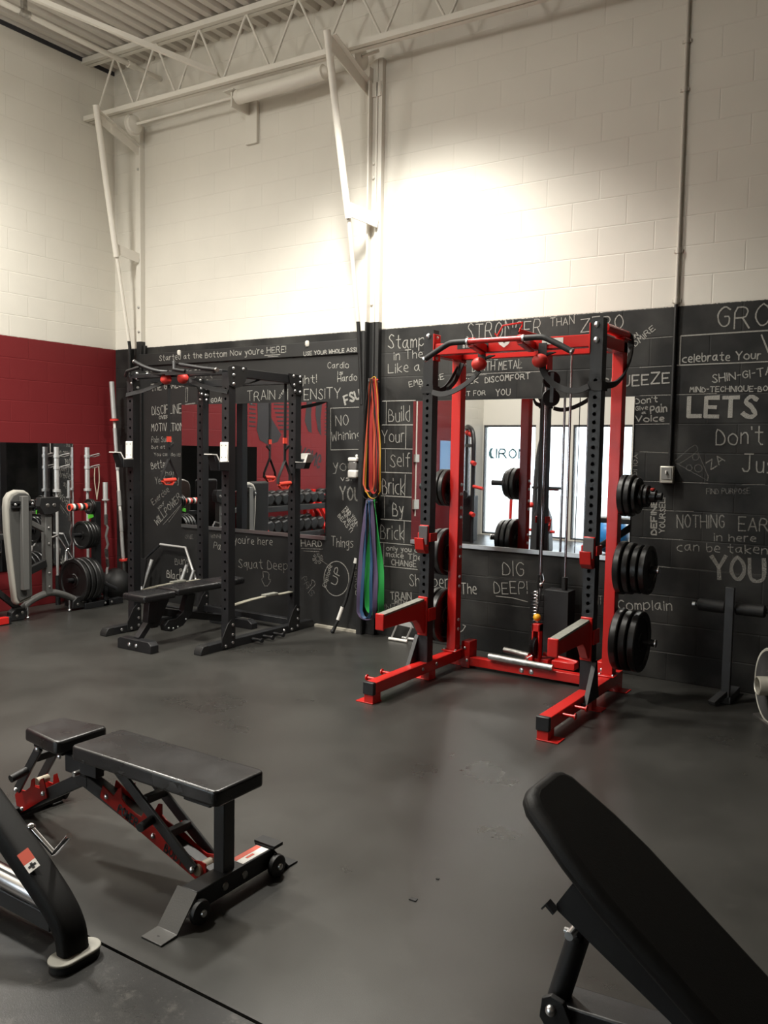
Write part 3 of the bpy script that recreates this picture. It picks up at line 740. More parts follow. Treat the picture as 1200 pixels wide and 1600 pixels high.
# disused overhead door hardware
def track(xb, pts_low, pts_hi, br, label):
    t = thing('door_track', (xb, -.12, 0), label, 'track', 'overhead door tracks')
    build('lower_track', MB().beam((pts_low[0][0], -.085, 0), (pts_low[0][0], -.085, 2.62), .05, .045, (0, 1, 0)).tube(pts_low, .017, 8), TRACKM, t)
    build('upper_track', MB().tube(pts_hi, .03, 12), TRACKM, t)
    for p in br:
        build('bracket', p, WHITEM, t, bevel=.002)
track(3.27, [(3.312, -.10, 2.0), (3.28, -.12, 2.66), (3.29, -.31, 3.60)], [(3.29, -.30, 3.52), (3.28, -.45, 4.2), (3.275, -.60, 4.90)],
      [MB().prism([(-.05, 4.575), (-.05, 4.665), (-.58, 4.865), (-.58, 4.745)], 'x', 3.30, 3.308).box((3.30, -.06, 4.56), (3.43, -.05, 4.68)).prism([(-.05, 4.665), (-.58, 4.865), (-.58, 4.873), (-.05, 4.673)], 'x', 3.30, 3.35),
       MB().beam((3.285, -.32, 3.60), (3.425, -.055, 3.535), .008, .115)],
      'leaning white door track beside the middle jamb, its foot painted black')
track(.36, [(.345, -.10, 2.0), (.37, -.12, 2.64), (.405, -.32, 3.60)], [(.405, -.31, 3.52), (.43, -.45, 4.2), (.47, -.60, 4.90)],
      [MB().prism([(-.05, 4.585), (-.05, 4.665), (-.58, 4.865), (-.58, 4.765)], 'x', .44, .448).prism([(-.05, 4.665), (-.58, 4.865), (-.58, 4.873), (-.05, 4.673)], 'x', .44, .49),
       MB().beam((.41, -.32, 3.60), (.45, -.06, 3.55), .008, .10)],
      'leaning white door track in the corner by the red wall')
t = thing('torsion_spring_shaft', (1.96, -.25, 4.79), 'white torsion spring and shaft with cable drums under the ceiling joist', 'door spring')
build('shaft', MB().cyl((.50, -.25, 4.803), (3.05, -.25, 4.775), .013, 10), CREAMP, t)
sp = smooth_path([(2.02, -.25, 4.775), (2.3, -.26, 4.765), (2.65, -.26, 4.765), (2.95, -.25, 4.78)], 8)
build('spring', MB().tube(sp, .060, 18), CREAMP, t)
build('winding_cone', MB().lathe([(0, 0), (.06, 0), (.062, .05), (.045, .06), (.03, .10), (0, .10)], (2.93, -.25, 4.78), (1, 0, 0), 16), WHITEM, t)
build('winding_cone', MB().lathe([(0, 0), (.062, 0), (.062, .04), (0, .04)], (2.0, -.25, 4.775), (1, 0, 0), 16), WHITEM, t)
build('cable_drum', MB().lathe([(0, 0), (.10, 0), (.105, .012), (.085, .02), (.085, .05), (.045, .06), (.02, .075), (0, .075)], (.575, -.25, 4.803), (1, 0, 0), 28), CREAMP, t)
build('cable_drum', MB().lathe([(0, 0), (.03, 0), (.03, .04), (.09, .045), (.10, .055), (.10, .075), (.06, .085), (0, .085)], (3.255, -.20, 4.84), (1, 0, 0), 28).cyl((3.2, -.2, 4.84), (3.50, -.2, 4.85), .013, 8), CREAMP, t)
build('centre_bracket', MB().box((1.895, -.035, 4.44), (2.035, -.001, 4.82)).box((1.93, -.27, 4.70), (1.945, -.03, 4.83)).box((1.86, -.30, 4.835), (1.99, -.03, 4.845)), CREAMP, t, bevel=.003)
t = thing('gas_pipe', (.72, -1, 5.3), 'cream pipe hung along the roof deck near the red wall', 'pipe')
build('pipe', MB().cyl((.72, -8, 5.30), (.72, -.005, 5.30), .024, 12).cyl((.72, -.42, 5.30), (.72, -.34, 5.30), .034, 12), CREAMP, t)
build('hanger', MB().box((.70, -1.55, 5.30), (.74, -1.51, 5.50)).cyl((.72, -1.58, 5.30), (.72, -1.48, 5.30), .034, 10), STEEL, t)
tag(build('bridging_angle', MB().beam((.75, -1.85, 5.42), (1.885, -.40, 4.955), .04, .04), CREAMP, origin=(1.9, -.37, 4.91)), 'cream bridging bar running up from the first joist to the deck', 'brace')

# conduit and switch box on the right
t = thing('electrical_conduit', (5.90, 0, 1.5), 'long vertical conduit down the right of the chalk wall', 'conduit')
build('pipe', MB().cyl((5.902, -.016, 1.53), (5.902, -.016, 5.33), .012, 12), CONDM, t)
build('coupling', Parts(MB().cyl((5.902, -.016, z-.018), (5.902, -.016, z+.018), .017, 12).box((5.87, -.012, z-.01), (5.93, -.0, z+.01)) for z in (2.68, 3.02, 4.10, 4.42)), CONDM, t)
t = thing('switch_box', (5.89, 0, 1.41), 'small galvanised switch box at the foot of the conduit', 'electrical box')
build('box', MB().box((5.843, -.045, 1.412), (5.937, -.001, 1.532)), GALV, t, bevel=.006)
build('cover_plate', MB().box((5.855, -.049, 1.438), (5.925, -.045, 1.522)), mat('grey_cover', (.22, .22, .21), .5), t, bevel=.002)
build('toggle', MB().box((5.884, -.062, 1.478), (5.894, -.049, 1.500)), DECALW, t, bevel=.002)
t = thing('hand_sanitiser_dispenser', (3.25, -.05, 1.36), 'white wall dispenser mounted on the chalk panel beside the jamb', 'dispenser')
build('base', MB().box((3.19, -.135, 1.365), (3.285, -.046, 1.437)), WHITEP, t, bevel=.015, seg=3)
build('bottle', MB().box((3.195, -.125, 1.437), (3.28, -.046, 1.51)), mat('clear_grey_bottle', (.16, .155, .15), .2), t, bevel=.01)
build('cap', MB().box((3.19, -.13, 1.51), (3.285, -.046, 1.545)).cyl((3.255, -.085, 1.545), (3.255, -.085, 1.572), .011, 10), WHITEP, t, bevel=.01, seg=3)

# chalk writing
PAR = {}
def chalk_obj(m, br, z, plane, label):
    lv = 1 if br >= .68 else 2 if br >= .42 else 3
    par = wall_back if plane == 0 else lint if z > 2.445 else PANEL_O
    o = build('chalk_writing', m, CHALK[lv], par, recalc=False); o['label'] = label
def at_wall(plane, z):
    y = -.0035 if plane == 0 else (-.0685 if z > 2.445 else -.0485)
    return lambda u, v: (u, y+rnd.uniform(-.0004, .0004), v)
for (s, xa, za, xb, zb, h, th, br, sh) in TEXTS:
    plane = 0 if xa > 3.335 else 1
    m = MB(); lettering(m, s, (xa, za), (xb, zb), h, .0062*th, at_wall(plane, za))
    chalk_obj(m, br, za, plane, 'chalk words reading "%s"' % s)
for pts, th, br in DRAW:
    plane = 0 if max(p[0] for p in pts) > 3.40 else 1
    z = pts[0][1]; m = MB()
    ribbon(m, [tuple(p) for p in pts], .0062*th, at_wall(plane, z), .0)
    chalk_obj(m, br, z, plane, 'chalk line drawing')

# mirrors
def mirror(name, x0, x1, z0, z1, y, label, chan=True):
    t = thing(name, ((x0+x1)/2, y, z0), label, 'mirror')
    build('glass', MB().box((x0, y-.009, z0), (x1, y-.001, z1)), MIRROR, t)
    if chan: build('bottom_channel', MB().box((x0, y-.018, z0-.02), (x1, y-.001, z0+.012)), ALU, t)
    return t
mirror('wall_mirror', 3.775, 5.635, .848, 2.025, 0, 'wide wall mirror behind the red rack reflecting the windows')
mirror('wall_mirror', 1.065, 2.905, .818, 2.035, -.045, 'wide wall mirror behind the black rack reflecting the red wall')
t = thing('wall_mirror', (0, -1.45, .39), 'mirror on the red wall behind the grey machine', 'mirror')
build('glass', MB().box((.001, -2.36, .388), (.009, -.555, 1.628)), MIRROR, t)
# ------------------------------------------------------------------ red half rack
rack = thing('half_rack', (5.124, -.9, 0), 'bright red and black squat rack with a cable stack in front of the wide mirror', 'squat rack')
XL, XR, TW = 4.533, 5.715, .038
def mir(x): return 2*5.124-x
for s, xc in ((-1, XL), (1, XR)):
    lg = build('base_leg', MB().box((xc-TW, -1.73, .060), (xc+TW, -.43, .136)), RED, rack, bevel=.005)
    build('end_cap', MB().box((xc-.041, -1.738, .057), (xc+.041, -1.705, .139)), BLACK, lg, bevel=.006)
    for fy in (-1.69, -.985, -.47):
        a, b = (xc-.095, xc+.035) if s < 0 else (xc-.035, xc+.095)
        build('foot', MB().box((xc-.034, fy-.04, .006), (xc+.034, fy+.05, .061)).box((a, fy-.045, 0), (b, fy+.06, .007)), RED, lg, bevel=.002)
    for py in ((-1.58, -1.40) if s < 0 else (-1.535, -1.35)):
        o = xc+s*TW
        build('band_peg', MB().cyl((o-s*.005, py, .118 if s < 0 else .110), (o+s*.075, py, .118 if s < 0 else .110), .009, 10).cyl((o+s*.075, py, .118 if s < 0 else .110), (o+s*.082, py, .118 if s < 0 else .110), .020, 12), RED, lg)
    build('bolt', bolts([(xc+TW*(1 if s < 0 else -1), y, .10) for y in (-1.12, -.93)], (1 if s < 0 else -1, 0, 0), .014, .01), STEEL, lg)
    u = build('front_upright', MB().perforated(xc-TW, xc+TW, -1.065, -.989, .136, 2.425, .43, .0508, 33, .0125), BLACK, rack)
    build('bolt', bolts([(xc, -1.065, 2.392), (xc, -1.065, 2.30)] if s > 0 else [(xc, -1.065, 2.392)], (0, -1, 0), .019, .014), ZINC, u)
    build('top_cap', MB().box((xc-TW, -1.064, 2.425), (xc+TW, -.99, 2.433)), BLACKM, u)
    gx = xc+s*TW
    build('gusset', MB().prism([(-1.20, .07), (-.93, .07), (-.95, .13), (-.985, .32), (-1.055, .32)], 'x', gx, gx+s*.008).box((min(gx, gx+s*.028), -1.235, .07), (max(gx, gx+s*.028), -1.228, .10))
          .beam((gx+s*.014, -1.205, .075), (gx+s*.014, -1.058, .32), .028, .006, (0, 1, 0)), BLACK, u)
    r = build('rear_upright', MB().box((xc-TW, -.655, .145), (xc+TW, -.579, 2.355)).box((xc-.06, -.69, .136), (xc+.06, -.545, .147)).box((xc-.055, -.68, 2.35), (xc+.055, -.555, 2.36)), RED, rack, bevel=.005)
    ix = xc+TW*(1 if s < 0 else -1); dx = 1 if s < 0 else -1
    build('bolt', bolts([(ix, -.617, z) for z in (.30, .37, .62, .69, .84, .91, 1.13, 1.20, 1.30, 1.37)]+[(ix, -.60, 2.24)], (dx, 0, 0), .013, .010), ZINC, r)
    build('bolt', bolts([(xc-.045*1, -.665, .147), (xc+.045, -.665, .147)], (0, 0, 1), .011, .009), ZINC, r)
    build('side_beam', MB().box((xc-TW, -.989, 2.262), (xc+TW, -.579, 2.338)), RED, rack, bevel=.005)
    ex = xc+dx*TW
    build('rear_bracket', MB().box((min(ex, ex+dx*.07), -.56, 0), (max(ex, ex+dx*.07), -.44, .20)), RED, rack, bevel=.004)
    build('bolt', bolts([(ex+dx*.03, -.56, .15), (ex+dx*.05, -.56, .06)], (0, -1, 0), .012, .009), ZINC, rack)
    # storage pegs
    for z in (1.345, .868, .392):
        pg = build('plate_peg', MB().cyl((xc+s*TW, -.617, z), (xc+s*.30, -.617, z), .024, 16), BLACK, rack)
        build('peg_cap', MB().cyl((xc+s*.298, -.617, z), (xc+s*.306, -.617, z), .026, 16), ZINC if z < 1 else BLACKM, pg)
cb = build('front_crossbeam', MB().box((XL+TW+.008, -1.062, 2.262), (XR-TW-.008, -.989, 2.338)), RED, rack, bevel=.005)
for x in (XL+TW, XR-TW-.009):
    build('flange', MB().box((x, -1.07, 2.225), (x+.009, -.98, 2.405)), RED, cb, bevel=.002)
    build('bolt', bolts([(x+.0045+(.0045 if x < 5 else -.0045), -1.03, z) for z in (2.38, 2.245)], (1 if x < 5 else -1, 0, 0), .012, .01), ZINC, cb)
build('decal', MB().box((4.755, -1.0635, 2.292), (4.985, -1.062, 2.326)), DECALB, cb)
m = MB(); lettering(m, 'BTPOWER', (4.80, 2.300), (4.945, 2.302), .019, .0055, lambda u, v: (u, -1.0645, v), wob=0, jitter=0); build('logo_lettering', m, DECALW, cb, recalc=False)
em = build('shield_emblem', MB().prism([(5.055, 2.325), (5.065, 2.333), (5.130, 2.333), (5.140, 2.325), (5.130, 2.308), (5.098, 2.286), (5.065, 2.308)], 'y', -1.0645, -1.062), DECALW, cb)
build('emblem_mark', MB().prism([(5.085, 2.328), (5.112, 2.328), (5.098, 2.314)], 'y', -1.0655, -1.0645), DECALB, cb)
build('label', MB().box((5.36, -1.0635, 2.290), (5.50, -1.062, 2.328)), DECALW, cb)
build('crossmember', MB().box((4.64, -.555, .020), (5.61, -.490, .085)), RED, rack, bevel=.004)
build('bolt', bolts([(5.06, -.555, .052), (5.135, -.555, .052)], (0, -1, 0), .019, .008), ZINC, rack)
build('rear_crossbeam', MB().box((XL+TW, -.650, 2.27), (XR-TW, -.585, 2.335)), RED, rack, bevel=.004)
# pull-up bar
yb, zb = -1.25, 2.312
pb = build('pull_up_bar', MB().cyl((4.93, yb, zb), (5.315, yb, zb), .0165, 16), RED, rack)
for s in (-1, 1):
    f = lambda x: x if s < 0 else mir(x)
    pts = [(f(4.93), yb, zb), (f(4.84), yb, zb), (f(4.80), yb, zb-.004), (f(4.77), yb, zb-.016), (f(4.70), yb, zb-.052), (f(4.62), yb, zb-.095)]
    build('grip', MB().tube(smooth_path(pts, 5), .0185, 14), RUBBER, pb)
    build('grip_collar', MB().cyl((f(4.925), yb, zb), (f(4.937), yb, zb), .022, 16), ZINC, pb)
    build('grip_end', MB().cyl((f(4.622), yb, zb-.094), (f(4.612), yb, zb-.0995), .02, 14), ZINC, pb)
    x = f(4.955)
    b = MB().beam((x, -1.06, 2.285), (x, yb+.005, zb), .045, .05, (0, 0, 1)).beam((x, -1.07, 2.25), (x, yb, zb-.03), .04, .008)
    build('support_bracket', b, RED, pb, bevel=.003)
# cable tower
pa = build('pulley_beam', MB().box((5.105, -1.0, 2.352), (5.165, -.12, 2.416)), RED, rack, bevel=.004)
build('beam_cap', MB().box((5.103, -1.006, 2.350), (5.167, -.99, 2.418)), BLACK, pa)
hk = [(5.015, -1.03, 2.385), (5.03, -1.03, 2.368), (5.05, -1.03, 2.40), (5.07, -1.03, 2.432), (5.12, -1.03, 2.436), (5.21, -1.03, 2.443), (5.205, -1.03, 2.42), (5.185, -1.03, 2.385)]
build('wire_hook', MB().tube(hk, .0055, 8), RED, pa)
build('pulley_cheek', MB().box((5.085, -.46, 2.20), (5.09, -.36, 2.352)).box((5.14, -.46, 2.20), (5.145, -.36, 2.352)), RED, pa)
build('pulley', MB().lathe([(0, -.012), (.045, -.012), (.038, 0), (.045, .012), (0, .012)], (5.115, -.41, 2.23), (1, 0, 0), 24), BLACK, pa)
for x in (5.034, 5.227):
    g = build('guide_rod', MB().cyl((x, -.2, .10), (x, -.2, 2.35), .0095, 12), ROD, rack)
    build('rod_collar', MB().cyl((x, -.2, .60), (x, -.2, .70), .021, 14), BLACKM, g)
ws = build('weight_stack', MB().box((5.095, -.27, .10), (5.285, -.13, .605)), BLACKM, rack, bevel=.003)
st = MB()
for k in range(9): st.box((4.985, -.265, .12+k*.05), (5.093, -.135, .166+k*.05))
build('weight_plates', st, BLACKM, ws, bevel=.003)
build('pin_hole', Parts(MB().cyl((5.115, -.2705, .16+k*.05), (5.115, -.272, .16+k*.05), .006, 8) for k in range(8)), DECALB, ws)
h = MB(); pts = []
for i in range(10*14+1):
    a = 2*math.pi*i/14; pts.append((5.058+.017*math.cos(a), -.33+.017*math.sin(a), .365+.235*i/140))
h.tube(pts, .0045, 6); build('spring', h, ZINC, rack)
build('cable', MB().tube(smooth_path([(5.115, -.37, 2.20), (5.13, -.5, 2.0), (5.14, -.45, 1.2), (5.14, -.42, .66)], 6), .0035, 6).tube([(5.09, -.38, 2.2), (5.09, -.36, .52)], .0035, 6)
      .tube(smooth_path([(5.14, -.42, .66), (5.13, -.43, .56), (5.115, -.44, .44)], 6), .006, 8), BLACKM, rack)
build('snap_link', MB().tube([(5.14, -.42, .67), (5.155, -.42, .70), (5.14, -.42, .76), (5.125, -.42, .70), (5.14, -.42, .67)], .004, 6).ball((5.137, -.43, .665), .014, 10, 8), ZINC, rack)
bs = build('cable_stop_ball', MB().ball((5.118, -.44, .425), .028, 18, 12), YELLOW, rack)
dp = MB()
for z in (1.98, 2.10): dp.lathe([(0, -.016), (.058, -.016), (.048, 0), (.058, .016), (0, .016)], (5.28, -.70, z), (.6, -.8, 0), 24)
dp.box((5.255, -.72, 1.95), (5.305, -.68, 2.15))
build('pulley_block', dp, BLACK, rack)
lp = build('low_pulley_post', MB().box((5.100, -.485, .085), (5.112, -.425, .385)).box((5.148, -.485, .085), (5.16, -.425, .385)).box((5.10, -.44, .085), (5.16, -.425, .385)).box((5.10, -.485, .33), (5.16, -.425, .385)), RED, rack, bevel=.003)
build('pulley', MB().lathe([(0, -.014), (.07, -.014), (.058, 0), (.07, .014), (0, .014)], (5.13, -.475, .22), (1, 0, 0), 26), BLACK, lp)
build('carabiner', MB().tube([(5.115, -.50, .155), (5.09, -.52, .14), (5.075, -.53, .12), (5.10, -.53, .105), (5.13, -.51, .10)], .005, 6).tube([(5.07, -.53, .15), (5.12, -.53, .10)], .005, 6), ZINC, lp)
build('low_cable_frame', MB().box((5.04, -.46, .085), (5.22, -.36, .13)).box((5.25, -.47, .085), (5.42, -.38, .135)).cyl((5.16, -.40, .16), (5.42, -.40, .13), .014, 10), RED, rack, bevel=.003)
for a, b in (((4.805, -.565, .118), (5.305, -.575, .112)), ((4.83, -.36, .13), (5.04, -.385, .122))):
    fb = build('foot_bar', MB().cyl(a, b, .023, 18), STEEL, rack)
build('peg_rod', MB().cyl((5.715, -.93, 2.392), (5.715, -.50, 2.392), .031, 18), RED, rack)
build('peg_rod_cap', MB().cyl((5.715, -.505, 2.392), (5.715, -.485, 2.392), .033, 18), BLACK, rack)

# spotter arms and bar hooks hang on the uprights
def spotter(xc, label):
    t = thing('spotter_arm', (xc, -1.1, .30), label, 'safety arm', 'spotter arms of the red rack'); s = -1 if xc < 5 else 1
    prof = [(-1.605, .462), (-1.605, .548), (-1.13, .578), (-1.075, .578), (-1.075, .345), (-1.10, .345), (-1.125, .375), (-1.155, .42), (-1.20, .455), (-1.34, .46)]
    build('arm', MB().prism(prof, 'x', xc-.026, xc+.026), RED, t, bevel=.003)
    build('end_plate', MB().box((xc-.033, -1.62, .452), (xc+.033, -1.605, .562)), RED, t, bevel=.008, seg=3)
    build('liner', MB().prism([(-1.603, .546), (-1.603, .558), (-1.10, .590), (-1.10, .575)], 'x', xc-.028, xc+.028), WORNGREY, t)
    build('mounting_plate', MB().box((xc-.038, -1.080, .325), (xc+.038, -1.067, .60)), RED, t, bevel=.01, seg=3)
    build('collar', MB().box((xc+.040, -1.075, .43), (xc+.052, -.975, .52)).box((xc-.052, -1.075, .43), (xc-.040, -.975, .52)), RED, t, bevel=.003)
spotter(XL, 'red spotter arm on the left upright of the red rack, pointing into the room')
spotter(XR, 'red spotter arm on the right upright of the red rack, beside the stacked plates')
def jhook(xc, label):
    t = thing('bar_hook', (xc, -1.07, .90), label, 'bar hook', 'bar hooks of the red rack')
    build('back_plate', MB().box((xc-.036, -1.079, .915), (xc+.036, -1.067, 1.10)), RED, t, bevel=.004)
    build('liner', MB().box((xc-.034, -1.092, .965), (xc+.034, -1.079, 1.094)), GREYF, t, bevel=.003)
    build('lip', MB().prism([(-1.067, .905), (-1.067, .955), (-1.115, .962), (-1.135, 1.015), (-1.150, 1.015), (-1.135, .935), (-1.10, .905)], 'x', xc-.036, xc+.036), RED, t, bevel=.003)
    build('collar', MB().box((xc+.040, -1.075, .985), (xc+.052, -.98, 1.045)).box((xc-.052, -1.075, .985), (xc-.04, -.98, 1.045)), RED, t, bevel=.003)
jhook(XL, 'red bar hook with grey liner on the left upright of the red rack')
jhook(XR, 'red bar hook with grey liner on the right upright of the red rack')

# plates on the pegs
def plate_mb(r, th, bore=.026):
    e = th/2
    return MB().lathe([(bore, -e*.8), (r*.30, -e*.8), (r*.32, -e*.55), (r*.78, -e*.55), (r*.83, -e), (r*.97, -e), (r, -e*.7), (r, e*.7), (r*.97, e), (r*.83, e), (r*.78, e*.55), (r*.32, e*.55), (r*.30, e*.8), (bore, e*.8), (bore, -e*.8)], (0, 0, 0), (1, 0, 0), 44)
PM = {}
def plate(r, th, loc, rot, label, group, m=None):
    k = (r, th)
    if k not in PM:
        o = build('weight_plate', plate_mb(r, th), m or PLATE, origin=(0, 0, 0), smooth=30)
        PM[k] = o
        n = MB()
        e = th/2
        n.lathe([(.026, -e*1.0), (.047, -e*1.0), (.047, e*1.0), (.026, e*1.0), (.026, -e)], (0, 0, 0), (1, 0, 0), 24)
        h = build('hub', n, STEEL if r < .09 else PLATE, o)
    else:
        s = PM[k]; o = s.copy(); COL.objects.link(o)
        for c in list(s.children):
            d = c.copy(); COL.objects.link(d); d.parent = o
    o.location = loc; o.rotation_euler = rot
    return tag(o, label, 'weight plate', group)
PEGS = [('top', 1.345, [(.137, .036), (.137, .036), (.118, .026), (.075, .024), (.072, .022)]), ('middle', .868, [(.176, .044), (.170, .040), (.160, .040), (.160, .040)]), ('lowest', .392, [(.203, .050), (.200, .046), (.200, .046)])]
ORDW = ['innermost', 'second', 'third', 'fourth', 'fifth']
for s, xc, side in ((1, XR, 'right'), (-1, XL, 'left')):
    for pn, z, pl in PEGS:
        off = TW+.012
        if s < 0: pl = pl[:3]
        for i, (r, th) in enumerate(pl):
            off += th/2+.001
            w = ORDW[i] if i < len(pl)-1 else 'outermost'
            plate(r, th, (xc+s*off, -.617, z-(r*.0)-.002), (rnd.uniform(0, 6), 0, 0), '%s round black plate on the %s %s peg of the red rack' % (w, pn, side), 'plates stored on the red rack')
            off += th/2+(.012 if pn != 'top' else .006)
        if pn == 'top' and s > 0:
            t = thing('bar_clip', (xc+s*(off+.02), -.617, z), 'black spring collar with a red lever on the top right peg', 'collar')
            build('clamp', MB().lathe([(.025, -.018), (.042, -.018), (.042, .018), (.025, .018), (.025, -.018)], (xc+s*(off+.022), -.617, z), (1, 0, 0), 24), BLACK, t)
            build('lever', MB().box((xc+s*(off+.01), -.65, z+.035), (xc+s*(off+.03), -.61, z+.052)), GRIP, t, bevel=.003)

# ball grips on straps, pulled aside over the uprights
def ballstrap(name, ball, path, path2, label):
    t = thing(name, ball, label, 'grip strap', 'ball grips strapped to the red rack')
    x, y, z = ball
    build('ball_grip', MB().ball(ball, .046, 24, 16, (1.12, 1.0, .96)), GRIP, t)
    build('loop_strap', MB().sweep([(x, y+.035, z+.03), (x, -1.075, 2.252), (x, -1.072, 2.30)], .055, .006, [(1, 0, 0)]*3).sweep([(x, y+.03, z+.03), (x+.03, -.98, 2.25)], .05, .006, (1, 0, 0)), WEB, t)
    build('strap', MB().sweep(smooth_path(path, 8), .036, .007, (0, .25, 1)), WEB, t)
    build('strap_wrap', path2, WEB, t)
w = MB().box((XL-.047, -1.075, 2.005), (XL+.047, -.98, 2.055))
w.sweep(smooth_path([(XL-.04, -.98, 2.03), (4.52, -.80, 2.06), (4.54, -.62, 2.24)], 6), .035, .007, (0, .3, 1)).sweep(smooth_path([(4.60, -.70, 2.24), (4.575, -.75, 2.12), (4.57, -.85, 2.05)], 6), .03, .02, (0, .3, 1))
ballstrap('ball_grip_strap', (4.945, -1.11, 2.182), [(4.95, -1.11, 2.14), (4.88, -1.11, 2.075), (4.76, -1.10, 2.015), (4.66, -1.09, 1.995), (4.58, -1.085, 2.01)], w, 'red ball grip whose black strap runs to the left upright of the red rack')
w = MB().box((XR-.046, -1.078, 1.995), (XR+.046, -.975, 2.05))
w.sweep(smooth_path([(XR+.04, -.98, 2.03), (5.76, -.80, 2.06), (5.765, -.62, 2.16), (5.755, -.52, 2.30), (5.74, -.49, 2.40)], 6), .04, .010, (.3, .3, 1))
ballstrap('ball_grip_strap', (5.370, -1.11, 2.185), [(5.38, -1.11, 2.15), (5.41, -1.11, 2.09), (5.47, -1.11, 2.035), (5.55, -1.11, 2.0), (5.62, -1.10, 1.995), (5.68, -1.085, 2.02)], w, 'red ball grip whose black strap loops to the right upright of the red rack')

# silver cable handle on the floor by the jamb
t = thing('cable_row_handle', (3.73, -.09, 0), 'silver cable row handle standing on the floor behind the red rack', 'handle')
build('grip', MB().cyl((3.645, -.125, .013), (3.83, -.125, .013), .013, 12), WHITEP, t)
build('grip', MB().cyl((3.72, -.03, .013), (3.90, -.03, .013), .013, 12), SILVER, t)
build('yoke', MB().beam((3.665, -.125, .013), (3.705, -.085, .15), .012, .012).beam((3.81, -.125, .013), (3.85, -.085, .14), .012, .012).prism([(3.695, .135), (3.865, .125), (3.835, .165), (3.79, .182), (3.74, .178), (3.70, .160)], 'y', -.092, -.082), SILVER, t)

# ------------------------------------------------------------------ black power rack
br = thing('power_rack', (2.2, -.75, 0), 'tall black power rack in front of the mirror by the jamb', 'squat rack')
BX = (1.636, 2.757)
for s, xc in ((-1, BX[0]), (1, BX[1])):
    lg = build('base_rail', MB().prism([(-1.475, 0), (-1.475, .035), (-1.455, .062), (-1.35, .066), (-.10, .066), (-.075, .05), (-.075, 0)], 'x', xc-.038, xc+.038), BLACK, br, bevel=.003)
    build('end_cap', MB().prism([(-1.485, 0), (-1.485, .03), (-1.46, .066), (-1.40, .070), (-1.40, 0)], 'x', xc-.04, xc+.04), RUBBER, lg, bevel=.004)
    for y0, nm in ((-1.185, 'front_upright'), (-.360, 'rear_upright')):
        u = build(nm, MB().perforated(xc-.038, xc+.038, y0, y0+.075, .066, 2.205, .32, .0762, 24, .0115, both=False), BLACK, br)
        ox = xc+.038
        build('foot_gusset', MB().prism([(y0-.075, .01), (y0+.075, .01), (y0+.075, .215), (y0+.03, .235), (y0-.012, .20), (y0-.075, .09)], 'x', ox, ox+.007), BLACKM, u)
        build('bolt', bolts([(ox+.007, y0+.045, z) for z in (.19, .11, .045)]+[(ox+.007, y0-.035, .03)]+([(ox+.007, y0-.14, .035)] if s < 0 or y0 > -1 else []), (1, 0, 0), .013, .010), ZINC, u)
    sb = build('side_beam', MB().box((xc-.034, -1.11, 2.175), (xc+.034, -.36, 2.245)), BLACK, br, bevel=.003)
    ox = xc+.038
    build('corner_plate', MB().prism([(-1.20, 2.205), (-1.185, 2.10), (-1.12, 2.085)]+[(-1.12+.13*math.sin(math.radians(a)), 2.19-.105*math.cos(math.radians(a))) for a in range(20, 91, 14)]+[(-.985, 2.255), (-1.15, 2.262), (-1.20, 2.245)], 'x', ox, ox+.007), BLACKM, sb)
    build('corner_plate', MB().prism([(-.465, 2.255), (-.45, 2.18), (-.37, 2.085), (-.28, 2.075), (-.275, 2.245)], 'x', ox, ox+.007), BLACKM, sb)
    build('bolt', bolts([(ox+.007, y, z) for y, z in ((-1.145, 2.235), (-1.03, 2.24), (-1.14, 2.185), (-1.14, 2.115), (-.40, 2.235), (-.31, 2.235), (-.31, 2.19), (-.39, 2.16), (-.38, 2.11), (-.31, 2.105))], (1, 0, 0), .0135, .011), ZINC, sb)
    st = build('safety_strap', MB().sweep(smooth_path([(xc-.0, -1.11, .335), (xc, -.9, .352), (xc, -.70, .357), (xc, -.50, .352), (xc, -.36, .352)], 5), .05, .006, (1, 0, 0)), STRAPG, br)
    build('strap_pad', MB().box((xc-.028, -.72, .355), (xc+.028, -.56, .375)), WORNGREY, st, bevel=.004)
    # straps slung along the top
    build('pull_up_strap', MB().sweep(smooth_path([(xc, -1.15, 2.10), (xc, -.9, 2.14), (xc, -.66, 2.225)], 5), .03, .008, (1, 0, 0)), WEB, br)
for y, z0, z1, nm in ((-1.15, 2.188, 2.228, 'front_crossbeam'), (-.32, 2.175, 2.24, 'rear_crossbeam'), (-.32, .046, .104, 'rear_stabiliser')):
    build(nm, MB().box((BX[0]+.038, y-.034, z0), (BX[1]-.038, y+.034, z1)), BLACK, br, bevel=.004)
build('bolt', bolts([(x, -1.186, z) for x, z in ((1.66, 2.15), (1.72, 2.19))]+[(x, -.36, z) for x, z in ((1.64, 2.12), (1.64, 2.06), (1.71, 2.10), (1.72, 2.055), (1.72, 2.16))], (0, -1, 0), .013, .01), ZINC, br)
pu = build('multi_grip_bar', MB().tube(smooth_path([(1.83, -1.30, 2.315), (1.95, -1.30, 2.268), (2.08, -1.29, 2.232), (2.19, -1.26, 2.218)], 5), .016, 12).tube([(2.37, -1.30, 2.269), (2.64, -1.30, 2.228), (2.775, -1.30, 2.213)], .016, 12)
      .tube([(1.60, -1.20, 2.215), (1.74, -1.30, 2.238), (1.90, -1.30, 2.268)], .014, 10).tube([(2.28, -1.28, 2.30), (2.30, -1.30, 2.232), (2.43, -1.30, 2.214)], .014, 10).box((2.02, -1.29, 2.20), (2.20, -1.17, 2.225)).box((2.20, -1.30, 2.19), (2.74, -1.27, 2.215)).box((1.66, -1.20, 2.19), (2.1, -1.17, 2.215)), BLACK, br)
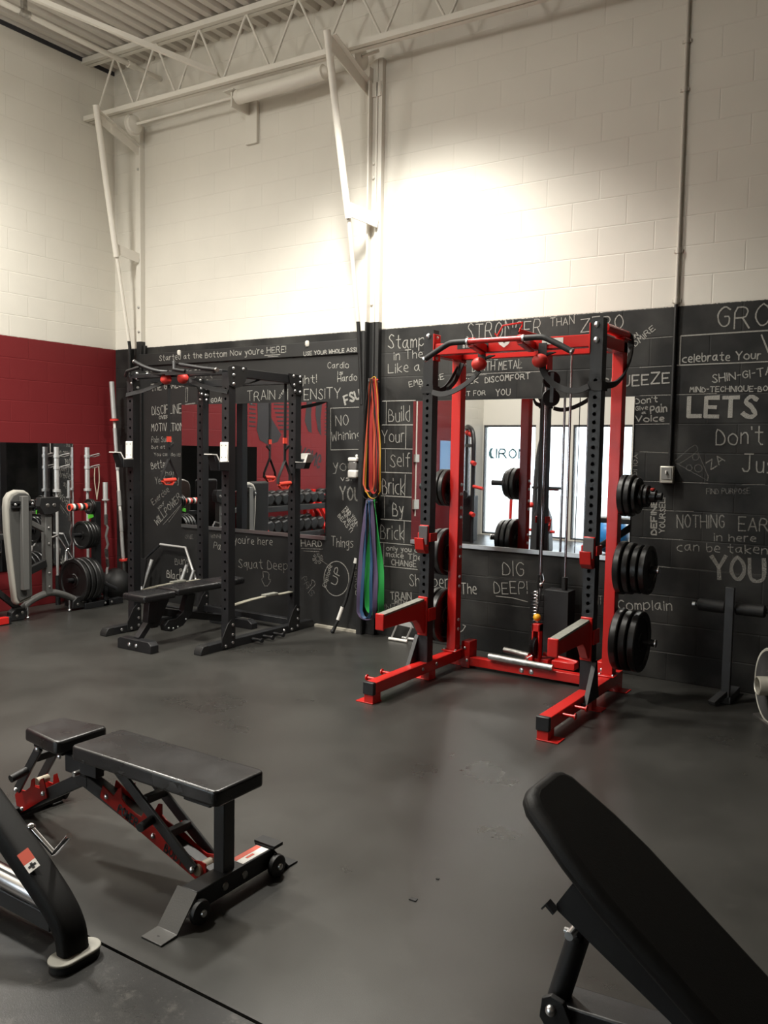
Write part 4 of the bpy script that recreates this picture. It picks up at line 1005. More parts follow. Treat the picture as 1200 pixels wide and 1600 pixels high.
build('bar_end', MB().cyl((1.835, -1.30, 2.313), (1.826, -1.30, 2.317), .018, 12).cyl((2.77, -1.30, 2.2135), (2.782, -1.30, 2.212), .018, 12), STEEL, pu)
for x, a, e in ((2.128, 1.60, -1), (2.326, 2.79, 1)):
    build('ball_grip', MB().ball((x, -1.225, 2.166), .046, 22, 14, (1.05, 1, .95)), GRIP, pu)
    build('ball_strap', MB().sweep(smooth_path([(x, -1.21, 2.19), (x+e*.05, -1.21, 2.15), (x+e*.25, -1.21, 2.09), (a, -1.195, 2.05)], 6), .035, .007, (0, .2, 1)).sweep([(x, -1.20, 2.19), (x, -1.18, 2.24)], .04, .006, (1, 0, 0)), WEB, pu)
for y in (-.90, -.765, -.63):
    build('band_peg', MB().cyl((BX[1]+.038, y, .032), (BX[1]+.14, y, .032), .012, 12).cyl((BX[1]+.135, y, .032), (BX[1]+.15, y, .032), .019, 12), BLACK, br)
for x, y, lab, s in ((BX[0], -1.2, 'white bar cup on the front left post of the black rack', 1), (BX[1], -1.2, 'white bar cup on the front right post of the black rack', 1), (2.868, -.33, 'white bar cup parked on the rear post of the black rack', 2)):
    t = thing('bar_cup', (x, y, 1.5), lab, 'bar hook', 'white lined bar cups of the black rack')
    if s == 1:
        build('back_plate', MB().box((x-.042, -1.202, 1.508), (x+.042, -1.187, 1.655)), WHITEP, t, bevel=.006)
        build('screws', bolts([(x+a, -1.202, c) for a in (-.022, .022) for c in (1.535, 1.63)], (0, -1, 0), .006, .003), STEEL, t)
        build('hook', MB().box((x-.05, -1.30, 1.43), (x+.05, -1.187, 1.50)).prism([(-1.187, 1.43), (-1.30, 1.43), (-1.345, 1.545), (-1.315, 1.55), (-1.28, 1.50), (-1.187, 1.50)], 'x', x-.04, x+.04), BLACK, t, bevel=.004)
        build('liner', MB().prism([(-1.187, 1.498), (-1.285, 1.49), (-1.325, 1.552), (-1.375, 1.555), (-1.375, 1.563), (-1.318, 1.562), (-1.278, 1.502), (-1.187, 1.51)], 'x', x-.042, x+.042), WHITEP, t)
    else:
        build('hook', MB().prism([(2.80, 1.44), (2.90, 1.44), (2.925, 1.50), (2.80, 1.50)], 'y', -.375, -.30).box((2.797, -.375, 1.44), (2.81, -.30, 1.60)), BLACK, t)
        build('liner', MB().prism([(2.81, 1.50), (2.90, 1.496), (2.935, 1.565), (2.95, 1.565), (2.925, 1.495), (2.81, 1.495)], 'y', -.38, -.30), WHITEP, t)
# suspension trainers
def trainer(x, y, zt, ang, label):
    t = thing('suspension_strap', (x, y, 1.3), label, 'suspension strap', 'suspension straps on the black rack')
    c, q = math.cos(ang), math.sin(ang)
    P_ = lambda a, z: (x+a*c, y+a*q, z)
    build('strap', MB().sweep([(x, y, zt), (x, y, 1.50)], .032, .005, (c, q, 0)), WEB, t)
    build('red_keeper', MB().sweep([(x, y, 1.705), (x, y, 1.655)], .046, .012, (c, q, 0)), ORANGE, t)
    build('buckle', MB().beam((x, y, 1.645), (x, y, 1.60), .03, .03).beam(P_(0, 1.60), P_(.05, 1.635), .02, .02).beam((x, y, 1.57), (x, y, 1.52), .035, .02), BLACKM, t)
    build('handle_loop', MB().sweep([P_(0, 1.51), P_(-.085, 1.36), P_(-.09, 1.31)], .028, .006, (-q, c, 0)).sweep([P_(0, 1.51), P_(.085, 1.36), P_(.09, 1.31)], .028, .006, (-q, c, 0)), WEB, t)
    build('handle', MB().cyl(P_(-.075, 1.305), P_(.075, 1.312), .019, 14).sweep([P_(-.08, 1.30), P_(-.05, 1.272), P_(.03, 1.268), P_(.05, 1.295)], .03, .012, (-q, c, 0)), ORANGE, t)
trainer(2.757, -.455, 2.17, 1.57, 'suspension strap with red handle hanging in front of the mural reflection')
trainer(1.636, -.745, 2.17, 1.57, 'suspension strap with red handle hanging over the chalked left panel')

# flat bench inside the black rack
b2 = thing('weight_bench', (2.22, -1.05, 0), 'black adjustable bench laid flat inside the black rack', 'bench')
build('seat_pad', MB().box((2.085, -1.655, .385), (2.355, -1.325, .442)), VINYL, b2, bevel=.018, seg=3)
build('back_pad', MB().prism([(2.09, -1.30), (2.35, -1.30), (2.355, -.75), (2.32, -.47), (2.12, -.47), (2.085, -.75)], 'z', .395, .452), VINYL, b2, bevel=.018, seg=3)
build('front_foot', MB().prism([(2.06, 0), (2.06, .075), (2.09, .09), (2.42, .09), (2.45, .06), (2.45, 0)], 'y', -1.68, -1.60), BLACK, b2, bevel=.004)
build('bolt', bolts([(2.20, -1.68, .045), (2.28, -1.68, .045)], (0, -1, 0), .016, .01), ZINC, b2)
build('front_leg', MB().beam((2.23, -1.62, .08), (2.23, -1.49, .22), .06, .05).beam((2.23, -1.50, .20), (2.23, -1.48, .385), .065, .09, (0, 1, 0)).prism([(-1.52, .36), (-1.40, .385), (-1.30, .385), (-1.44, .15), (-1.50, .15)], 'x', 2.20, 2.26), BLACK, b2, bevel=.003)
build('ladder', MB().prism([(-1.40, .16), (-1.36, .20), (-1.28, .20), (-1.20, .24), (-1.15, .38), (-1.06, .38), (-1.10, .22), (-1.20, .13), (-1.33, .10), (-1.39, .115)], 'x', 2.24, 2.30), BLACK, b2, bevel=.003)
build('bolt', bolts([(2.30, y, z) for y, z in ((-1.36, .135), (-1.31, .125), (-1.26, .13), (-1.17, .18))], (1, 0, 0), .009, .008), ZINC, b2)
build('spine', MB().beam((2.22, -1.45, .28), (2.22, -.50, .06), .06, .06), BLACK, b2, bevel=.004)
build('rear_foot', MB().prism([(1.93, 0), (1.93, .08), (2.40, .08), (2.45, .05), (2.45, 0)], 'y', -.53, -.45), BLACK, b2, bevel=.004)
build('skid_strip', MB().box((2.28, -.50, .08), (2.38, -.46, .084)), STEEL, b2)

# hex bar leaning on the panel behind the bench
t = thing('hex_bar', (.97, -.25, 0), 'silver and black hex bar leaning on the panel behind the flat bench', 'barbell')
ho = lambda x, z: (x, -.26+.26*z, z)
pts = [ho(.50, .34), ho(.80, .605), ho(1.17, .60), ho(1.40, .30)]
build('frame', MB().tube(pts[1:], .013, 10), SILVER, t)
build('painted_side', MB().tube([ho(.50, .34), ho(.80, .605)], .013, 10).tube([ho(.50, .34), ho(.55, .05), ho(.62, .013), ho(1.33, .013), ho(1.40, .30)], .013, 10), BLACK, t)
for a in ((.57, .13, .635, .44), (.70, .14, .765, .45), (1.235, .26, 1.275, .44), (1.36, .28, 1.385, .40)):
    y = MB(); y.cyl((a[0], -.30+.26*a[1], a[1]), (a[2], -.30+.26*a[3], a[3]), .017, 12); build('sleeve', y, SILVER, t)
build('loading_plate', MB().prism([(.64, .10), (.71, .12), (.78, .46), (.67, .47)], 'y', -.27, -.255), BLACKM, t)

# taped stick leaning on the panel
t = thing('leaning_stick', (3.11, -.2, 0), 'black stick with white tape leaning on the panel beside the jamb', 'stick')
sp = [(3.11, -.21, .012), (3.15, -.18, .13), (3.165, -.165, .19), (3.20, -.14, .30), (3.235, -.10, .52), (3.262, -.07, .70), (3.275, -.06, .83)]
build('shaft', MB().tube(sp, [.017, .015, .014, .016, .016, .012, .010], 10), RUBBER, t)
build('white_tape', Parts([MB().tube([(3.147, -.183, .12), (3.166, -.165, .195), (3.176, -.157, .235)], .0175, 10), MB().cyl((3.252, -.082, .62), (3.258, -.076, .665), .0165, 10)]), WHITEP, t)
build('foot_knob', MB().ball((3.11, -.21, .02), .02, 12, 8), RUBBER, t)

# loop bands hung on the jamb
def loop_band(x, y, zt, zb, w, hw, m, label, lean=0.0, ph=0.0, ha=.008):
    t = thing('resistance_band', (x, y, zb), label, 'exercise band', 'loop bands hung on the jamb')
    L_ = []; n = 14
    for i in range(n+1):
        k = i/n; z = zt+(zb+.06-zt)*k
        L_.append((x-ha-(hw*math.sin(k*1.75+.1)) + lean*k, y-.012*math.sin(k*5+ph), z))
    bot = []
    for i in range(1, 10):
        a = math.pi*i/10
        bot.append((x+lean-hw*math.cos(a)*1.0, y-.01*math.sin(5+ph), zb+.06-.06*math.sin(a)))
    R_ = [(2*(x+lean*((zt-p[2])/(zt-zb)))-p[0]+.0, y-.02-.012*math.cos(i+ph)*.4, p[2]) for i, p in enumerate(L_)]
    topc = [(x+ha*math.cos(math.pi*i/6), y, zt+ha*math.sin(math.pi*i/6)) for i in range(1, 6)]
    path = L_+bot+R_[::-1]+topc
    wd = []
    for i, p in enumerate(path):
        k = (zt-p[2])/(zt-zb); a = ph+1.2*math.sin(3*k+ph)
        wd.append((math.sin(a)*.9, math.cos(a), 0))
    build('band', MB().sweep(path, w, .005, wd, closed=True), m, t)
hooks = MB()
for i, (z, lb) in enumerate(((2.19, 'upper'), (1.165, 'lower'))):
    tag(build('wall_hook', MB().cyl((3.452, -.05, z), (3.452, -.20, z), .006, 8).cyl((3.452, -.20, z), (3.452, -.203, z+.02), .006, 8), STEEL, origin=(3.452, -.05, z)), 'steel %s hook on the jamb holding loop bands' % lb, 'hook')
loop_band(3.452, -.10, 2.205, 1.24, .034, .036, B_RED, 'red loop band on the upper hook of the jamb', ph=.2)
loop_band(3.455, -.13, 2.208, 1.20, .010, .062, B_YEL, 'yellow loop band, longest on the upper hook', lean=.01, ph=1.5, ha=.022)
loop_band(3.447, -.155, 2.204, 1.26, .014, .048, B_ORG, 'orange loop band, narrowest on the upper hook', lean=-.005, ph=2.4)
loop_band(3.462, -.18, 2.200, 1.19, .010, .085, B_BLK, 'thin black loop band, widest hanging on the upper hook', lean=.0, ph=.9)
loop_band(3.455, -.10, 1.175, .20, .062, .070, B_GRN, 'wide green loop band on the lower hook of the jamb', lean=.025, ph=1.35)
loop_band(3.445, -.145, 1.178, .15, .042, .085, B_PUR, 'purple loop band on the lower hook of the jamb', lean=-.02, ph=.6)
loop_band(3.455, -.175, 1.172, .17, .026, .045, B_BLU, 'dark blue loop band between the green and purple ones', lean=-.01, ph=2.2)
# ------------------------------------------------------------------ front bench with red ladder plates
fb = thing('weight_bench', (5.0, -3.96, 0), 'black and red adjustable bench with worn pads in the left foreground', 'bench')
YC = -3.96
build('back_pad', MB().prism([(4.745, -4.085), (5.50, -4.085), (5.515, -4.07), (5.515, -3.85), (5.50, -3.835), (4.745, -3.835), (4.73, -3.85), (4.73, -4.07)], 'z', .388, .446), VINYL, fb, bevel=.017, seg=4)
build('seat_pad', MB().prism([(4.385, -4.04), (4.40, -4.055), (4.63, -4.085), (4.65, -4.07), (4.65, -3.85), (4.63, -3.835), (4.40, -3.87), (4.385, -3.885)], 'z', .385, .440), VINYL, fb, bevel=.016, seg=4)
build('pad_bracket', Parts([MB().box((5.33, YC-.10, .368), (5.46, YC+.10, .39)), MB().box((4.74, YC-.09, .325), (4.84, YC-.05, .39)), MB().box((4.74, YC+.05, .325), (4.84, YC+.09, .39)), MB().box((4.43, YC-.08, .365), (4.62, YC+.08, .388))]), BLACKM, fb, bevel=.003)
post = build('post', MB().box((5.405, YC-.028, .10), (5.458, YC+.028, .37)), DGREY, fb, bevel=.005)
base = build('base_beam', MB().box((5.40, -4.135, .035), (5.475, -3.735, .105)), BLACK, fb, bevel=.004)
build('bolt', bolts([(5.475, y, .068) for y in (-4.0, -3.90)], (1, 0, 0), .015, .008), STEEL, base)
build('sticker', MB().box((5.408, -3.90, .105), (5.467, -3.76, .1062)), DECALW, base)
build('sticker_band', MB().box((5.408, -3.898, .1062), (5.432, -3.762, .1068)).box((5.44, -3.86, .1062), (5.452, -3.82, .1068)), STICK, base)
def foot_plate(s, y0, y1, y2):
    m = MB()
    m.prism([(y0, .112), (y0, .105), (y1, .0), (y2, .0), (y2, .006), (y1+s*.002, .008)], 'x', 5.392, 5.487)
    return m
build('foot_plate', foot_plate(-1, -4.145, -4.234, -4.305), FOOTG, base, bevel=.0015)
build('foot_plate', foot_plate(1, -3.755, -3.665, -3.61).prism([(-3.75, .118), (-3.70, .118), (-3.70, .105), (-3.75, .105)], 'x', 5.385, 5.487), BLACKM, base, bevel=.0015)
build('foot_hole', MB().cyl((5.44, -4.272, .0062), (5.44, -4.272, .007), .006, 12), DECALB, base)
for y in (-4.14, -3.745):
    w = build('wheel', MB().lathe([(0, 0), (.030, 0), (.040, .006), (.043, .014), (.040, .026), (.030, .032), (0, .032)], (5.478, y, .045), (1, 0, 0), 26), RUBBER, fb)
    build('axle_bolt', bolts([(5.51, y, .045)], (1, 0, 0), .013, .01), ZINC, w)
sp = build('spine', MB().beam((4.66, YC, .265), (5.405, YC, .055), .05, .055, (0, 0, 1)).beam((4.675, YC, .268), (4.23, YC, .035), .05, .055, (0, 0, 1)).box((4.625, YC-.028, .235), (4.70, YC+.028, .305)), DGREY, fb, bevel=.004)
build('pivot_block', MB().box((4.62, YC-.07, .30), (4.75, YC+.07, .375)), BLACKM, fb, bevel=.006)
build('pivot_pin', MB().cyl((4.715, YC-.10, .318), (4.715, YC-.03, .318), .011, 12), STEEL, fb)
rf = build('rear_foot', MB().box((4.20, -4.14, .012), (4.265, -3.78, .05)).prism([(-3.78, .05), (-3.74, .062), (-3.735, .056), (-3.77, .012), (-3.78, .012)], 'x', 4.19, 4.275).prism([(-4.14, .05), (-4.18, .062), (-4.185, .056), (-4.15, .012), (-4.14, .012)], 'x', 4.19, 4.275).box((4.19, -4.13, 0), (4.275, -4.08, .012)).box((4.19, -3.84, 0), (4.275, -3.79, .012)), BLACKM, fb, bevel=.002)
# red ladder plates: along the spine with hook teeth on the upper edge
a0, a1 = V(4.80, 0, .247), V(5.40, 0, .050)
dirn = (a1-a0).normalized(); nrm = V(-dirn.z, 0, dirn.x); nrm = nrm if nrm.z > 0 else -nrm
def lp_(s, h): q = a0+dirn*s+nrm*h; return (q.x, q.z)
LEN = (a1-a0).length
edge = [(.0, .028), (.07, .022), (.085, .065), (.10, .078), (.115, .04), (.14, .028), (.20, .026), (.235, .032), (.245, .072), (.262, .08), (.275, .04), (.30, .034), (.36, .036), (.372, .075), (.39, .082), (.40, .042), (.47, .034), (.53, .034), (.56, .05), (.585, .055), (.60, .02), (LEN, .012)]
poly = [lp_(0, -.026)]+[lp_(s, h) for s, h in edge]+[lp_(LEN, -.022), lp_(LEN-.03, -.028)]
for s in (-1, 1):
    y0 = YC+s*.030; y1 = YC+s*.035
    pl = build('ladder_plate', MB().prism(poly, 'y', min(y0, y1), max(y0, y1)), RED, fb)
    if s < 0:
        f = lambda u, v: (u, y1-.0012, v)
        for tx, s0, s1 in (('POWER', .112, .225), ('BODY', .385, .485)):
            p0 = lp_(s0, -.021); p1 = lp_(s1, -.021)
            m = MB(); lettering(m, tx, p0, p1, .034, .0075, f, wob=0, jitter=0); build('plate_lettering', m, DECALB, pl, recalc=False)
    build('bolt', bolts([(lp_(.035, 0)[0], y1, lp_(.035, 0)[1]), (lp_(.315, 0)[0], y1, lp_(.315, 0)[1]), (lp_(.605, -.008)[0], y1, lp_(.605, -.008)[1])], (0, s, 0), .0105, .009), ZINC, pl)
b0, b1 = V(4.43, 0, .19), V(4.23, 0, .075)
for s in (-1, 1):
    y0 = YC+s*.030; y1 = YC+s*.035
    poly2 = [(4.245, .012), (4.225, .095), (4.25, .125), (4.30, .130), (4.335, .155), (4.345, .19), (4.36, .20), (4.365, .165), (4.40, .165), (4.405, .205), (4.425, .215), (4.44, .18), (4.45, .135), (4.43, .125)]
    pl = build('seat_ladder_plate', MB().prism(poly2, 'y', min(y0, y1), max(y0, y1)), RED, fb)
    build('bolt', bolts([(4.425, y1, .150), (4.275, y1, .045)], (0, s, 0), .0105, .009), ZINC, pl)
# swinging supports
su = MB()
for s in (-1, 1):
    y = YC+s*.052
    su.beam((4.915, y, .372), (5.335, y, .090), .012, .045, (0, 0, 1))
su.beam((5.07, YC-.05, .285), (5.07, YC+.05, .285), .03, .03).beam((5.20, YC-.05, .19), (5.20, YC+.05, .19), .03, .03)
bs_ = build('back_support', su, DGREY, fb, bevel=.003)
build('bolt', bolts([(4.915, YC-.058, .368), (5.33, YC-.058, .094)], (0, -1, 0), .012, .01), ZINC, bs_)
build('roller', MB().cyl((5.34, YC-.046, .088), (5.34, YC+.046, .088), .021, 16), TAN, bs_)
build('handle', MB().cyl((5.12, YC-.055, .226), (5.135, YC-.128, .223), .0165, 14), RUBBER, bs_)
su = MB()
for s in (-1, 1):
    y = YC+s*.052
    su.beam((4.43, y, .355), (4.27, y, .135), .012, .04, (1, 0, .3))
su.beam((4.395, YC-.05, .30), (4.395, YC+.05, .30), .03, .03)
ss = build('seat_support', su, DGREY, fb, bevel=.003)
build('bolt', bolts([(4.425, YC-.058, .348), (4.268, YC-.058, .135), (4.61, YC-.085, .365)], (0, -1, 0), .012, .01), ZINC, ss)
build('roller', MB().cyl((4.37, YC-.028, .185), (4.37, YC+.028, .185), .016, 14), TAN, ss)
build('handle', MB().cyl((4.345, YC-.055, .238), (4.345, YC-.130, .224), .0165, 14), RUBBER, ss)

# ------------------------------------------------------------------ bent leg of the machine in the left foreground
gm = thing('exercise_machine', (4.6, -4.508, 0), 'dark grey exercise machine whose bent leg stands on the mat at the lower left', 'exercise machine')
lp = smooth_path([(4.30, -4.508, .80), (4.62, -4.508, .555), (4.99, -4.508, .323), (5.13, -4.508, .234), (5.245, -4.508, .155), (5.297, -4.508, .095), (5.314, -4.508, .03)], 8)
def oval(path, a, b, n=20):
    m = MB(); vs = []
    for i, q in enumerate(path):
        d = (path[min(i+1, len(path)-1)]-path[max(i-1, 0)]).normalized(); s = V(0, 1, 0); t_ = d.cross(s).normalized()
        for j in range(n):
            ang = 2*math.pi*j/n; c, k = math.cos(ang), math.sin(ang)
            e = .55; w_ = min(1.0, .72+.28*max(0, q.z-.05)/.2); vs.append(q+s*(a*(.85+.15*w_)*math.copysign(abs(c)**e, c))+t_*(b*w_*math.copysign(abs(k)**e, k)))
    fs = []
    for i in range(len(path)-1):
        for j in range(n): fs.append((i*n+j, i*n+(j+1) % n, (i+1)*n+(j+1) % n, (i+1)*n+j))
    fs += [tuple(range(n-1, -1, -1)), tuple(range((len(path)-1)*n, len(path)*n))]
    return m.add(vs, fs)
LEGG = mat('machine_dark_grey', (.0045, .0043, .004), .6, spec=.18, bump=.3, bscale=500)
lg = build('leg', oval(lp, .050, .042), LEGG, gm)
def stadium(cx, cy, r, half, n=12):
    out = []
    for i in range(n+1): a = math.pi*i/n; out.append((cx+r*math.cos(a), cy+half+r*math.sin(a)))
    for i in range(n+1): a = math.pi+math.pi*i/n; out.append((cx+r*math.cos(a), cy-half+r*math.sin(a)))
    return out
ft = build('foot_plate', MB().prism(stadium(5.322, -4.508, .046, .042), 'z', .022, .032), mat('grey_foot_plate', (.33, .32, .28), .5), gm, bevel=.003)
build('rubber_foot', MB().prism(stadium(5.322, -4.508, .044, .040), 'z', 0, .022), RUBBER, ft)
LC, LD = V(5.105, -4.508, .25), V(.843, 0, -.537)          # point on the leg axis and its direction
LN = (CAM-LC); LN = (LN-LD*LN.dot(LD)).normalized(); LS = LN.cross(LD)
def on_leg(a0, a1, w0, w1, h):   # small flat sticker on the rounded face of the leg
    vs = [LC+LD*s+LS*w+LN*k for k in (h, h-.004) for s, w in ((a0, w0), (a1, w0), (a1, w1), (a0, w1))]
    return MB().add(vs, [(0, 1, 2, 3), (7, 6, 5, 4), (0, 4, 5, 1), (1, 5, 6, 2), (2, 6, 7, 3), (3, 7, 4, 0)])
build('warning_sticker', on_leg(-.03, .014, -.020, .018, .0575), STICK, lg)
build('sticker_pictogram', on_leg(.0145, .046, -.020, .018, .0575), DECALW, lg)
pm = on_leg(.020, .040, -.004, .004, .0585); k = on_leg(.026, .033, -.013, .012, .0585); pm.add(k.v, k.f)
build('pictogram_mark', pm, DECALB, lg)
build('chrome_rail', MB().cyl((3.7, -4.47, .155), (5.16, -4.47, .125), .036, 18), CHROME, gm)
build('rail_beam', MB().beam((3.7, -4.46, .075), (5.16, -4.46, .055), .05, .06), DGREY, gm, bevel=.004)
build('pull_pin', MB().tube([(5.035, -4.458, .333), (5.08, -4.450, .302), (5.135, -4.445, .270), (5.142, -4.445, .275), (5.215, -4.445, .352)], .010, 10).ball((5.03, -4.458, .335), .016, 12, 8), CHROME, gm)
build('leg', oval([V(9.1-q.x-.4, q.y, q.z) for q in lp][::-1], .050, .042), LEGG, gm)
build('seat_pad', MB().box((3.9, -4.68, .74), (4.55, -4.34, .82)), VINYL, gm, bevel=.02)

# ------------------------------------------------------------------ inclined bench, lower right
ib = thing('incline_bench', (7.2, -4.40, 0), 'black incline bench with raised backrest in the lower right foreground', 'bench')
AN = math.radians(39); CYB = -4.35
ax = V(math.cos(AN), 0, -math.sin(AN)); nx_ = V(math.sin(AN), 0, math.cos(AN)); T0 = V(6.795, CYB, .883)
def inc(s, w, h): q = T0+ax*s+V(0, w, 0)+nx_*h; return (q.x, q.y, q.z)
out = [(0.0, -.055), (.010, -.085), (.035, -.108), (.16, -.138), (.26, -.150), (.98, -.150), (1.0, -.12), (1.0, .12), (.98, .150), (.26, .150), (.16, .138), (.035, .108), (.010, .085), (0, .055)]
m = MB(); n = len(out)
m.add([inc(s, w, 0) for s, w in out]+[inc(s, w, -.048) for s, w in out], [tuple(range(n)), tuple(range(2*n-1, n-1, -1))]+[(i, n+i, n+(i+1) % n, (i+1) % n) for i in range(n)])
build('back_pad', m, VINYLD, ib, bevel=.02, seg=4)
def slab(s0, s1, w0, w1, h0, h1):
    m = MB(); vs = [inc(s, w, h) for h in (h0, h1) for s, w in ((s0, w0), (s1, w0), (s1, w1), (s0, w1))]
    return m.add(vs, [(0, 1, 2, 3), (7, 6, 5, 4), (0, 4, 5, 1), (1, 5, 6, 2), (2, 6, 7, 3), (3, 7, 4, 0)])
sl = slab(.20, .98, -.10, .10, -.054, -.048)
for w0, w1 in ((-.105, -.10), (.10, .105)):
    vs = [inc(s, w, h) for w in (w0, w1) for s, h in ((.195, -.05), (.205, -.128), (.215, -.137), (.50, -.103), (.98, -.09), (.98, -.05))]
    sl.add(vs, [(5, 4, 3, 2, 1, 0), (6, 7, 8, 9, 10, 11)]+[(i, (i+1) % 6, 6+(i+1) % 6, 6+i) for i in range(6)])
k = slab(.192, .215, -.125, -.10, -.140, -.134); sl.add(k.v, k.f); k = slab(.190, .194, -.125, -.10, -.152, -.134); sl.add(k.v, k.f)
build('pad_support', sl, BLACKM, ib)
s0 = V(6.892, CYB-.01, .545); s1 = V(6.850, CYB-.01, .385)
build('strut', MB().cyl(s0, s1, .0255, 18).cyl(s0+V(.02, 0, .09), s0, .012, 10), BLACKM, ib)
build('strut_bolt', MB().cyl(s0+V(-.005, -.05, .02), s0+V(-.005, .05, .02), .010, 12).cyl(s0+V(-.022, -.03, .02), s0+V(-.004, -.03, .02), .007, 10), ZINC, ib)
build('lug', MB().prism([(6.825, .36), (6.83, .405), (6.85, .417), (6.88, .41), (6.90, .37), (6.88, .335), (6.845, .335)], 'y', CYB-.062, CYB-.048), BLACKM, ib, bevel=.002)
build('pivot_bolt', bolts([(6.853, CYB-.062, .385)], (0, -1, 0), .013, .012), ZINC, ib)
build('main_beam', MB().beam((6.83, CYB, .360), (7.75, CYB, .425), .085, .06).box((7.18, CYB-.04, .03), (7.26, CYB+.04, .38)).box((7.68, CYB-.04, .03), (7.76, CYB+.04, .41)), BLACK, ib, bevel=.005)
build('foot', MB().box((7.17, CYB-.28, 0), (7.27, CYB+.28, .05)), BLACK, ib, bevel=.005)
build('foot', MB().box((7.67, CYB-.28, 0), (7.77, CYB+.28, .05)), BLACK, ib, bevel=.005)
build('seat_pad', MB().box((7.42, CYB-.15, .48), (7.84, CYB+.15, .54)), VINYLD, ib, bevel=.02, seg=3)

# ------------------------------------------------------------------ grey machine by the red wall
g2 = thing('exercise_machine', (.47, -1.2, 0), 'grey machine with a curved back pad against the red wall, arched feet', 'exercise machine')
build('post', MB().box((.435, -1.235, .20), (.505, -1.165, 1.0)), GREYP, g2, bevel=.006)
build('post_bolt', bolts([(.505, -1.20, z) for z in (.83, .68, .40, .27)], (1, 0, 0), .014, .01), ZINC, g2)
build('cross_plate', MB().prism([(-1.30, 1.12), (-1.11, 1.12), (-1.085, 1.07), (-1.10, .99), (-1.18, .96), (-1.26, .96), (-1.31, 1.04)], 'x', .46, .53), BLACKM, g2, bevel=.004)
build('plate_bolt', bolts([(.53, y, 1.045) for y in (-1.225, -1.155)], (1, 0, 0), .02, .008), STEEL, g2)
arch_ = smooth_path([(.47, -1.50, .075), (.47, -1.38, .155), (.47, -1.24, .20), (.47, -1.14, .205), (.47, -1.02, .165), (.47, -.90, .105)], 7)
build('arched_base', MB().tube(arch_, .033, 14), GREYP, g2)
for y, z in ((-1.52, .06), (-.865, .075)):
    fp = build('foot_cover', MB().prism([(y-.085, z-.055), (y-.08, z+.02), (y-.03, z+.06), (y+.06, z+.055), (y+.085, z), (y+.05, z-.06)], 'x', .435, .512), BLACKM, g2, bevel=.008)
    build('cover_bolt', bolts([(.512, y-.025, z-.015), (.512, y+.03, z+.01)], (1, 0, 0), .014, .006), STEEL, fp)
for y in (-1.43, -.98):
    build('levelling_foot', MB().cyl((.50, y, .013), (.50, y, .11), .009, 10).ball((.50, y, .014), .02, 12, 8, (1, 1, .7)), CHROME, g2)
# back pad: edge, shell and rear rails
pad = [(-1.700, 1.05), (-1.690, 1.13), (-1.655, 1.18), (-1.59, 1.205), (-1.51, 1.20), (-1.46, 1.17), (-1.44, 1.10), (-1.44, .98), (-1.45, .80), (-1.455, .40), (-1.45, .20), (-1.60, .16), (-1.625, .20), (-1.645, .38), (-1.67, .60), (-1.695, .85)]
build('back_pad', MB().prism(pad, 'x', .53, .60), PIPING, g2, bevel=.02, seg=3)
inner = [(y*.86-1.55*.14+.012, z*.94+.045) for y, z in pad]
build('pad_shell', MB().prism(inner, 'x', .60, .612), PADBACK, g2, bevel=.006)
build('pad_rail', MB().box((.612, -1.575, .30), (.66, -1.51, 1.15)), GREYP, g2, bevel=.005)
build('rail_bracket', MB().box((.612, -1.655, 1.085), (.64, -1.44, 1.105)).box((.612, -1.655, 1.045), (.64, -1.44, 1.06)), BLACKM, g2)
build('bracket_bolt', bolts([(.64, y, 1.075) for y in (-1.63, -1.46)], (1, 0, 0), .014, .01), ZINC, g2)
build('lever', MB().beam((.58, -1.50, .93), (.52, -1.27, .82), .035, .05).beam((.58, -1.52, .945), (.57, -1.49, .92), .04, .05), GREYP, g2, bevel=.006)
build('pivot_arm', MB().beam((.58, -1.52, .44), (.50, -1.24, .50), .04, .07), BLACKM, g2, bevel=.004)
build('pad_arm', MB().beam((.45, -1.74, .78), (.57, -1.53, .78), .04, .05).beam((.45, -1.90, .46), (.47, -1.50, .10), .05, .05), BLACKM, g2, bevel=.003)
build('dark_pad', MB().box((.40, -2.05, .45), (.50, -1.72, 1.205)), VINYLD, g2, bevel=.03, seg=3)
t = thing('floor_strut', (.58, -1.8, 0), 'red floor bar end poking in at the left edge', 'machine foot')
build('bar', MB().box((.54, -2.2, .008), (.60, -1.675, .068)), RED, t, bevel=.003)
build('end_cap', MB().box((.538, -1.685, .004), (.602, -1.66, .07)), BLACK, t, bevel=.003)

# ------------------------------------------------------------------ bars standing in holders
def olympic(x, y, label, chain=True):
    t = thing('barbell', (x, y, 0), label, 'barbell', 'barbells stood upright by the red wall')
    build('upper_sleeve', MB().cyl((x, y, 1.16), (x, y, 1.592), .025, 18), SILVER, t)
    build('sleeve_collar', MB().lathe([(.014, -.012), (.038, -.012), (.038, .012), (.014, .012), (.014, -.012)], (x, y, 1.155), (0, 0, 1), 20), SILVER, t)
    build('shaft', MB().cyl((x, y, .30), (x, y, 1.16), .0145, 14), SILVER, t)
    build('lower_sleeve', MB().cyl((x, y, .0), (x, y, .30), .025, 16), BLACKM, t)
    if chain:
        for z in (1.50, 1.385):
            c = build('spring_clip', MB().lathe([(.026, -.014), (.031, -.014), (.031, .014), (.026, .014), (.026, -.014)], (x, y, z), (0, 0, 1), 18).tube([(x+.02, y+.02, z), (x+.02, y+.075, z-.005), (x+.02, y+.13, z+.012)], .006, 8).tube([(x+.035, y+.02, z+.008), (x+.03, y+.07, z+.018), (x+.03, y+.125, z+.028), (x+.02, y+.14, z+.012)], .006, 8), SILVER, t)
    return t
olympic(.10, -.82, 'chrome barbell with spring clips standing in front of the small mirror', True)
